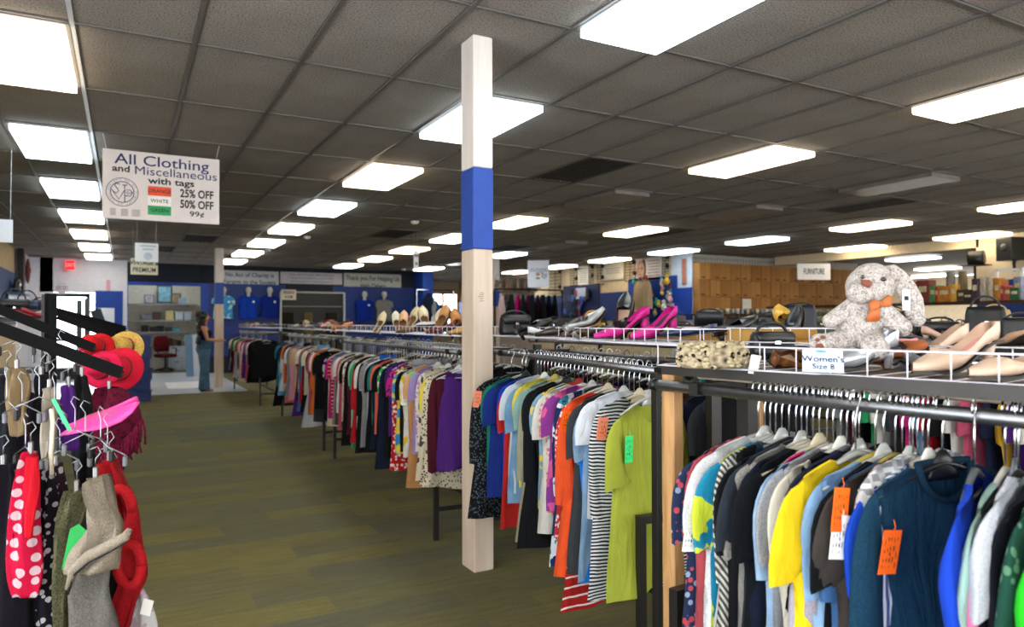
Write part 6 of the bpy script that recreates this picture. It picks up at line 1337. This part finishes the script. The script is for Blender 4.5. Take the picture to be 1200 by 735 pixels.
for s in (-1, 1): MB().box((s*w, 0, 1.11), (.04, .04, 2.22)).build('post', BLACKM, t); MB().box((s*w, 0, .03), (.04, .6, .05)).build('foot', BLACKM, t)
for n in range(16):
    px = 585+n*4.2; p = at_y(px, 330, 15.6); c = ['#8a7a6a', '#5a4a3a', '#c9a080', '#6a5a4a', '#9a8878', '#4a3a30', '#b07a5a'][n % 7]
    h = handbag('%s bag hung high on the wall above the far dresses' % ordinal(n+1), (p.x, 16.3, 2.22+.1*(n % 2)), .1*n, c, .16, .2, .06, .16, flap=False)
t = empty('display_wall', ((a.x+b.x)/2, 16.5, 0), 0, 'pegboard partition behind the tall far rack', 'partition'); MB().box((0, 0, 1.3), (w*2, .06, 2.6)).build('panel', plain('#8a7c70', .8), t)
for s in (-1, 1): MB().box((s*w, 0, .03), (.06, .6, .06)).build('foot', BLACKM, t)
for n, (px, py, c, cn) in enumerate(((502, 345, '#2a3a5a', 'dark blue'), (506, 340, '#c9d4dc', 'white'), (510, 350, '#3a7ac0', 'light blue'), (515, 352, '#2a5a8a', 'denim blue'))):
    p = at_y(px, 341, 19.5+.3*n); o = inst(gmesh('shirt', n, .04), 'shirt', fab(c), None, (p.x, p.y, 2.45-.1*n), (0, 0, .8), (1.1, 1.2, 1.3)); tag(o, '%s shirt hanging beside the bright window' % cn, 'shirt', 'shirts beside the window')
p = at_y(508, 340, 19.9); t = empty('clothing_rack', (p.x, 20, 0), 0, 'slim rail holding shirts beside the bright window', 'rack'); MB().tube([(-.5, 0, 2.4), (.7, 0, 2.4)], .015, 8).build('rod', CHROME, t)
for s in (-.5, .7): MB().tube([(s, 0, 0), (s, 0, 2.4)], .018, 8).build('post', CHROME, t); MB().box((s, 0, .02), (.05, .6, .04)).build('foot', CHROME, t)
for n, (px, c, cn, w, h) in enumerate(((516, '#c9a84a', 'yellow'), (521, '#8a7a8a', 'mauve'), (533, '#e07a24', 'orange'), (526, '#d9d9d6', 'white'), (538, '#d86a1a', 'bright orange'))) if False else []: pass
for n, (px, c, cn) in enumerate(((516, '#c9a84a', 'yellow'), (521, '#8a7a8a', 'mauve'), (534, '#e0701c', 'orange'), (509, '#dfe2e6', 'white'))):
    p = at_y(px, 372, 18.0); handbag('%s bag on the table before the bright window' % cn, (p.x, 18.0, 1.30), .2*n, c, .22, .28, .14, .06, flap=False)
p = at_y(524, 378, 18.0); t = empty('display_table', (p.x, 18.0, 0), 0, 'grey table before the bright window with bags on top', 'table'); MB().bbox((0, 0, 1.27), (2.2, .8, .05), .01).build('table_top', plain('#8a8a8a'), t)
for s in (-1, 1):
    for q_ in (-1, 1): MB().box((s*1.0, q_*.35, .62), (.05, .05, 1.25)).build('leg', DARKSTEEL, t)
# ------------------------------------------------------------------ rows of racks behind the first: clothes tops, shoes and bags over them
def row(x, y0, y1, label, cols, grp, nm, kind='tee'):
    t = rack(label, (x, y0), (x, y1), .46, shelf=True); n = len(cols)
    for k, cn in enumerate(cols):
        hang(x, y0+.05+(y1-y0-.1)*k/n, rnd.uniform(-.1, .1), kind if k % 4 else 'shirt', fab(CN[cn]), '%s %s, %s from the near end of the %s' % (cn, ITEM[kind if k % 4 else 'shirt'], ordinal(k+1), nm), grp, v=k % 6, th=.022, hm=HC[k % 7], near=False, hlabel='%s hanger, %s from the near end of the %s' % (HC[k % 7], ordinal(k+1), nm))
    return t
rowcols = ['black', 'magenta', 'white', 'navy', 'red', 'pink', 'black', 'light grey', 'maroon', 'blue', 'white', 'coral', 'black', 'green', 'white', 'purple', 'mustard', 'navy', 'rose', 'white', 'black', 'red', 'sky blue', 'magenta', 'charcoal', 'white', 'green', 'black', 'maroon', 'grey']
row(3.75, .7, 2.75, 'second-row steel clothing rack behind the bunny', rowcols, 'clothes on the second-row rack', 'rack behind the bunny')
row(3.75, 3.1, 6.4, 'second-row steel clothing rack behind the magenta pumps', ['navy', 'black', 'teal', 'grey', 'brown', 'black', 'olive', 'white', 'navy', 'charcoal', 'maroon', 'black'], 'clothes on the second-row rack beyond', 'rack behind the magenta pumps')
# back rods of the first racks: closely packed dark garments seen only over and between
for k in range(20):
    d = .06+k*.1; (p, r) = along(R2A, R2B, d); cn = ['black', 'charcoal', 'navy', 'brown', 'olive', 'black', 'maroon'][k % 7]
    hang(p[0]+.455, p[1]+.05, rnd.uniform(-.1, .1), 'tee', fab(CN[cn]), '%s garment, %s on the hidden back rod behind the pillar rack' % (cn, ordinal(k+1)), 'clothes on the back rod by the pillar', v=k % 5, th=.022, hm=HC[k % 7], near=False, hlabel='%s hanger, %s on the back rod behind the pillar rack' % (HC[k % 7], ordinal(k+1)))
for k in range(22):
    d = .1+k*.145; (p, r) = along(RFA, RFB, d); cn = ['black', 'charcoal', 'light grey', 'brown', 'navy', 'white', 'maroon', 'black', 'teal'][k % 9]
    hang(p[0]+.46, p[1], rnd.uniform(-.1, .1), 'tee', fab(CN[cn]), '%s garment, %s on the hidden back rod beyond the pillar' % (cn, ordinal(k+1)), 'clothes on the back rod beyond the pillar', v=k % 5, th=.022, hm=HC[k % 7], near=False, hlabel='%s hanger, %s on the back rod beyond the pillar' % (HC[k % 7], ordinal(k+1)))
# bags and shoes on the rows behind
BG = [(830, 3.9, 3.1, '#17191e', 'black nylon handbag tilted behind the cardboard tray', .24, .22, .6), (905, 3.9, 2.7, '#14161a', 'black leather tote standing left of the bunny', .24, .17, 0), (935, 4.0, 2.5, '#1b222a', 'dark slate boot bag left of the bunny head', .26, .24, 0), (1075, 3.9, 1.5, '#181a1c', 'black pouch right of the bunny ear', .2, .12, .2), (1100, 3.9, 1.4, '#1c1d20', 'black handbag behind the rust boot', .22, .12, 0), (1155, 3.9, 1.2, '#101114', 'tall black bag right of the rust boot', .2, .2, 0), (1195, 3.85, 1.0, '#0f1012', 'black bag at the far right edge over the racks', .22, .14, 0), (800, 3.9, 3.6, '#3a2a20', 'brown bag behind the magenta pumps', .2, .1, 0), (770, 3.9, 4.0, '#1c2a4a', 'navy bag behind the magenta pumps', .2, .1, 0), (690, 3.9, 5.2, '#26282a', 'charcoal bag behind the silver wedge', .24, .14, .3), (665, 3.9, 5.6, '#15161a', 'black tub bag behind the small tan bag', .26, .18, 0), (650, 3.9, 6.0, '#20201e', 'black basket bag far behind the buckled sandal', .2, .16, 0)]
for px, x, yy, c, lab, w, h, tl in BG:
    p = at_x(px, 380, x+.22); handbag(lab, (p.x, max(p.y, .6), 1.288), -.8+.25*math.sin(px), c, w, h, .11, .03+.04*(px % 3 == 0), tilt=tl*.4+.12*math.sin(px*2), flap=px % 2 == 0)
SB = [(812, '#15161a', 'black stiletto lying on the second rack'), (852, '#c9a24a', 'gold slipper'), (872, '#1a1a1e', 'black ballet flat'), (890, '#d8d4cc', 'pale grey slingback'), (900, '#c98a7a', 'pink satin pump'), (1088, '#3a3a2a', 'olive ballet flat'), (1110, '#c9a08a', 'rose gold sandal'), (1120, '#1b1c20', 'black wedge'), (1178, '#d9b23a', 'yellow slipper'), (1186, '#b08a6a', 'tan sandal'), (1062, '#6a2020', 'dark red loafer'), (1050, '#c9602a', 'orange sandal'), (780, '#d97a2a', 'orange slipper'), (790, '#2a3a6a', 'blue slipper'), (700, '#d8b04a', 'mustard slipper'), (745, '#3a7a6a', 'green slipper'), (675, '#8a5a34', 'brown mule')]
for n, (px, c, lab) in enumerate(SB):
    p = at_x(px, 385, 3.86+.1*(n % 3)); shoe(lab+' on the second-row rack shelf' if 'second' not in lab else lab, (p.x, max(p.y, .6), 1.289), n*1.9, c, '#5a4a3a', [.05, .02, .07][n % 3], .24, pitch=-.6*(n % 2))
# third row farther back with dark clutter over it
for n, (x, y0, y1) in enumerate(((5.6, 1.4, 4.6), (5.6, 5.0, 8.2), (7.5, 3.0, 7.0))):
    rack(['third-row clothing rack right of the bunny', 'third-row clothing rack left of the bunny', 'fourth-row clothing rack in the right background'][n], (x, y0), (x, y1))
    for k in range(15):
        c = ['#15161a', '#2a2420', '#3a3a3e', '#6a5a3a', '#1c2a1e', '#8a8a70', '#4a2a3a', '#101114', '#55604a', '#a08a5a'][(k*7+n*3) % 10]; yy = y0+.15+(y1-y0-.3)*k/14
        if k % 3: handbag('%s bag from the near end on the %s rack row' % (ordinal(k+1), ['third right', 'third left', 'fourth'][n]), (x+.2+.1*(k % 2), yy, 1.288), k*.8, c, .2+.04*(k % 3), .09+.04*(k % 4), .1, .05, flap=k % 2 == 0, group='bags on the rear racks')
        else: shoe('%s shoe from the near end on the %s rack row' % (ordinal(k+1), ['third right', 'third left', 'fourth'][n]), (x+.2, yy, 1.289), k*1.1, c, '#5a4a3a', .05, .25, group='shoes on the rear racks')
# dark upright steel post at the near end of the pillar rack
p = at_d(769, 437, 2.47); o = MB().bbox((0, 0, p.z/2), (.026, .03, p.z), .003).build('rack_post', DARKSTEEL, None, (p.x, p.y, 0), False, (0, 0, .1)); tag(o, 'dark steel upright beside the lime green blouse', 'post')
# sprinklers and smoke detectors on the ceiling
for n, (px, py) in enumerate(((360, 277), (314, 292), (473, 315), (486, 259))):
    p = at_z(px, py, CEIL); t = empty('smoke_detector', (p.x, p.y, CEIL-.002), 0, ['white round smoke detector left of the pillar lights', 'second white smoke detector nearer the back wall', 'small white detector above the Thank you sign', 'white ceiling hook above the size sign'][n], 'detector'); MB().lathe([(.0, -.05), (.05, -.045), (.065, -.02), (.065, 0), (0, 0)], 16).build('housing', WHITE, t, smooth=True); MB().lathe([(.0, -.056), (.02, -.055), (.02, -.046), (0, -.046)], 10).build('sensor', DULL, t)
# hanging blank sign at far left
hsign('white blank card hanging at the left edge under the ceiling', -14, 15, 257, 284, 8.0, [], '#cfd6de', 0)
# ------------------------------------------------------------------ lettering becomes mesh
dg = bpy.context.evaluated_depsgraph_get()
for o in [o for o in COL.objects if o.type == 'FONT']:
    me = bpy.data.meshes.new_from_object(o.evaluated_get(dg)); n = bpy.data.objects.new('lettering', me); COL.objects.link(n)
    n.parent = o.parent; n.location = o.location; n.rotation_euler = o.rotation_euler; n.scale = o.scale
    bpy.data.objects.remove(o)
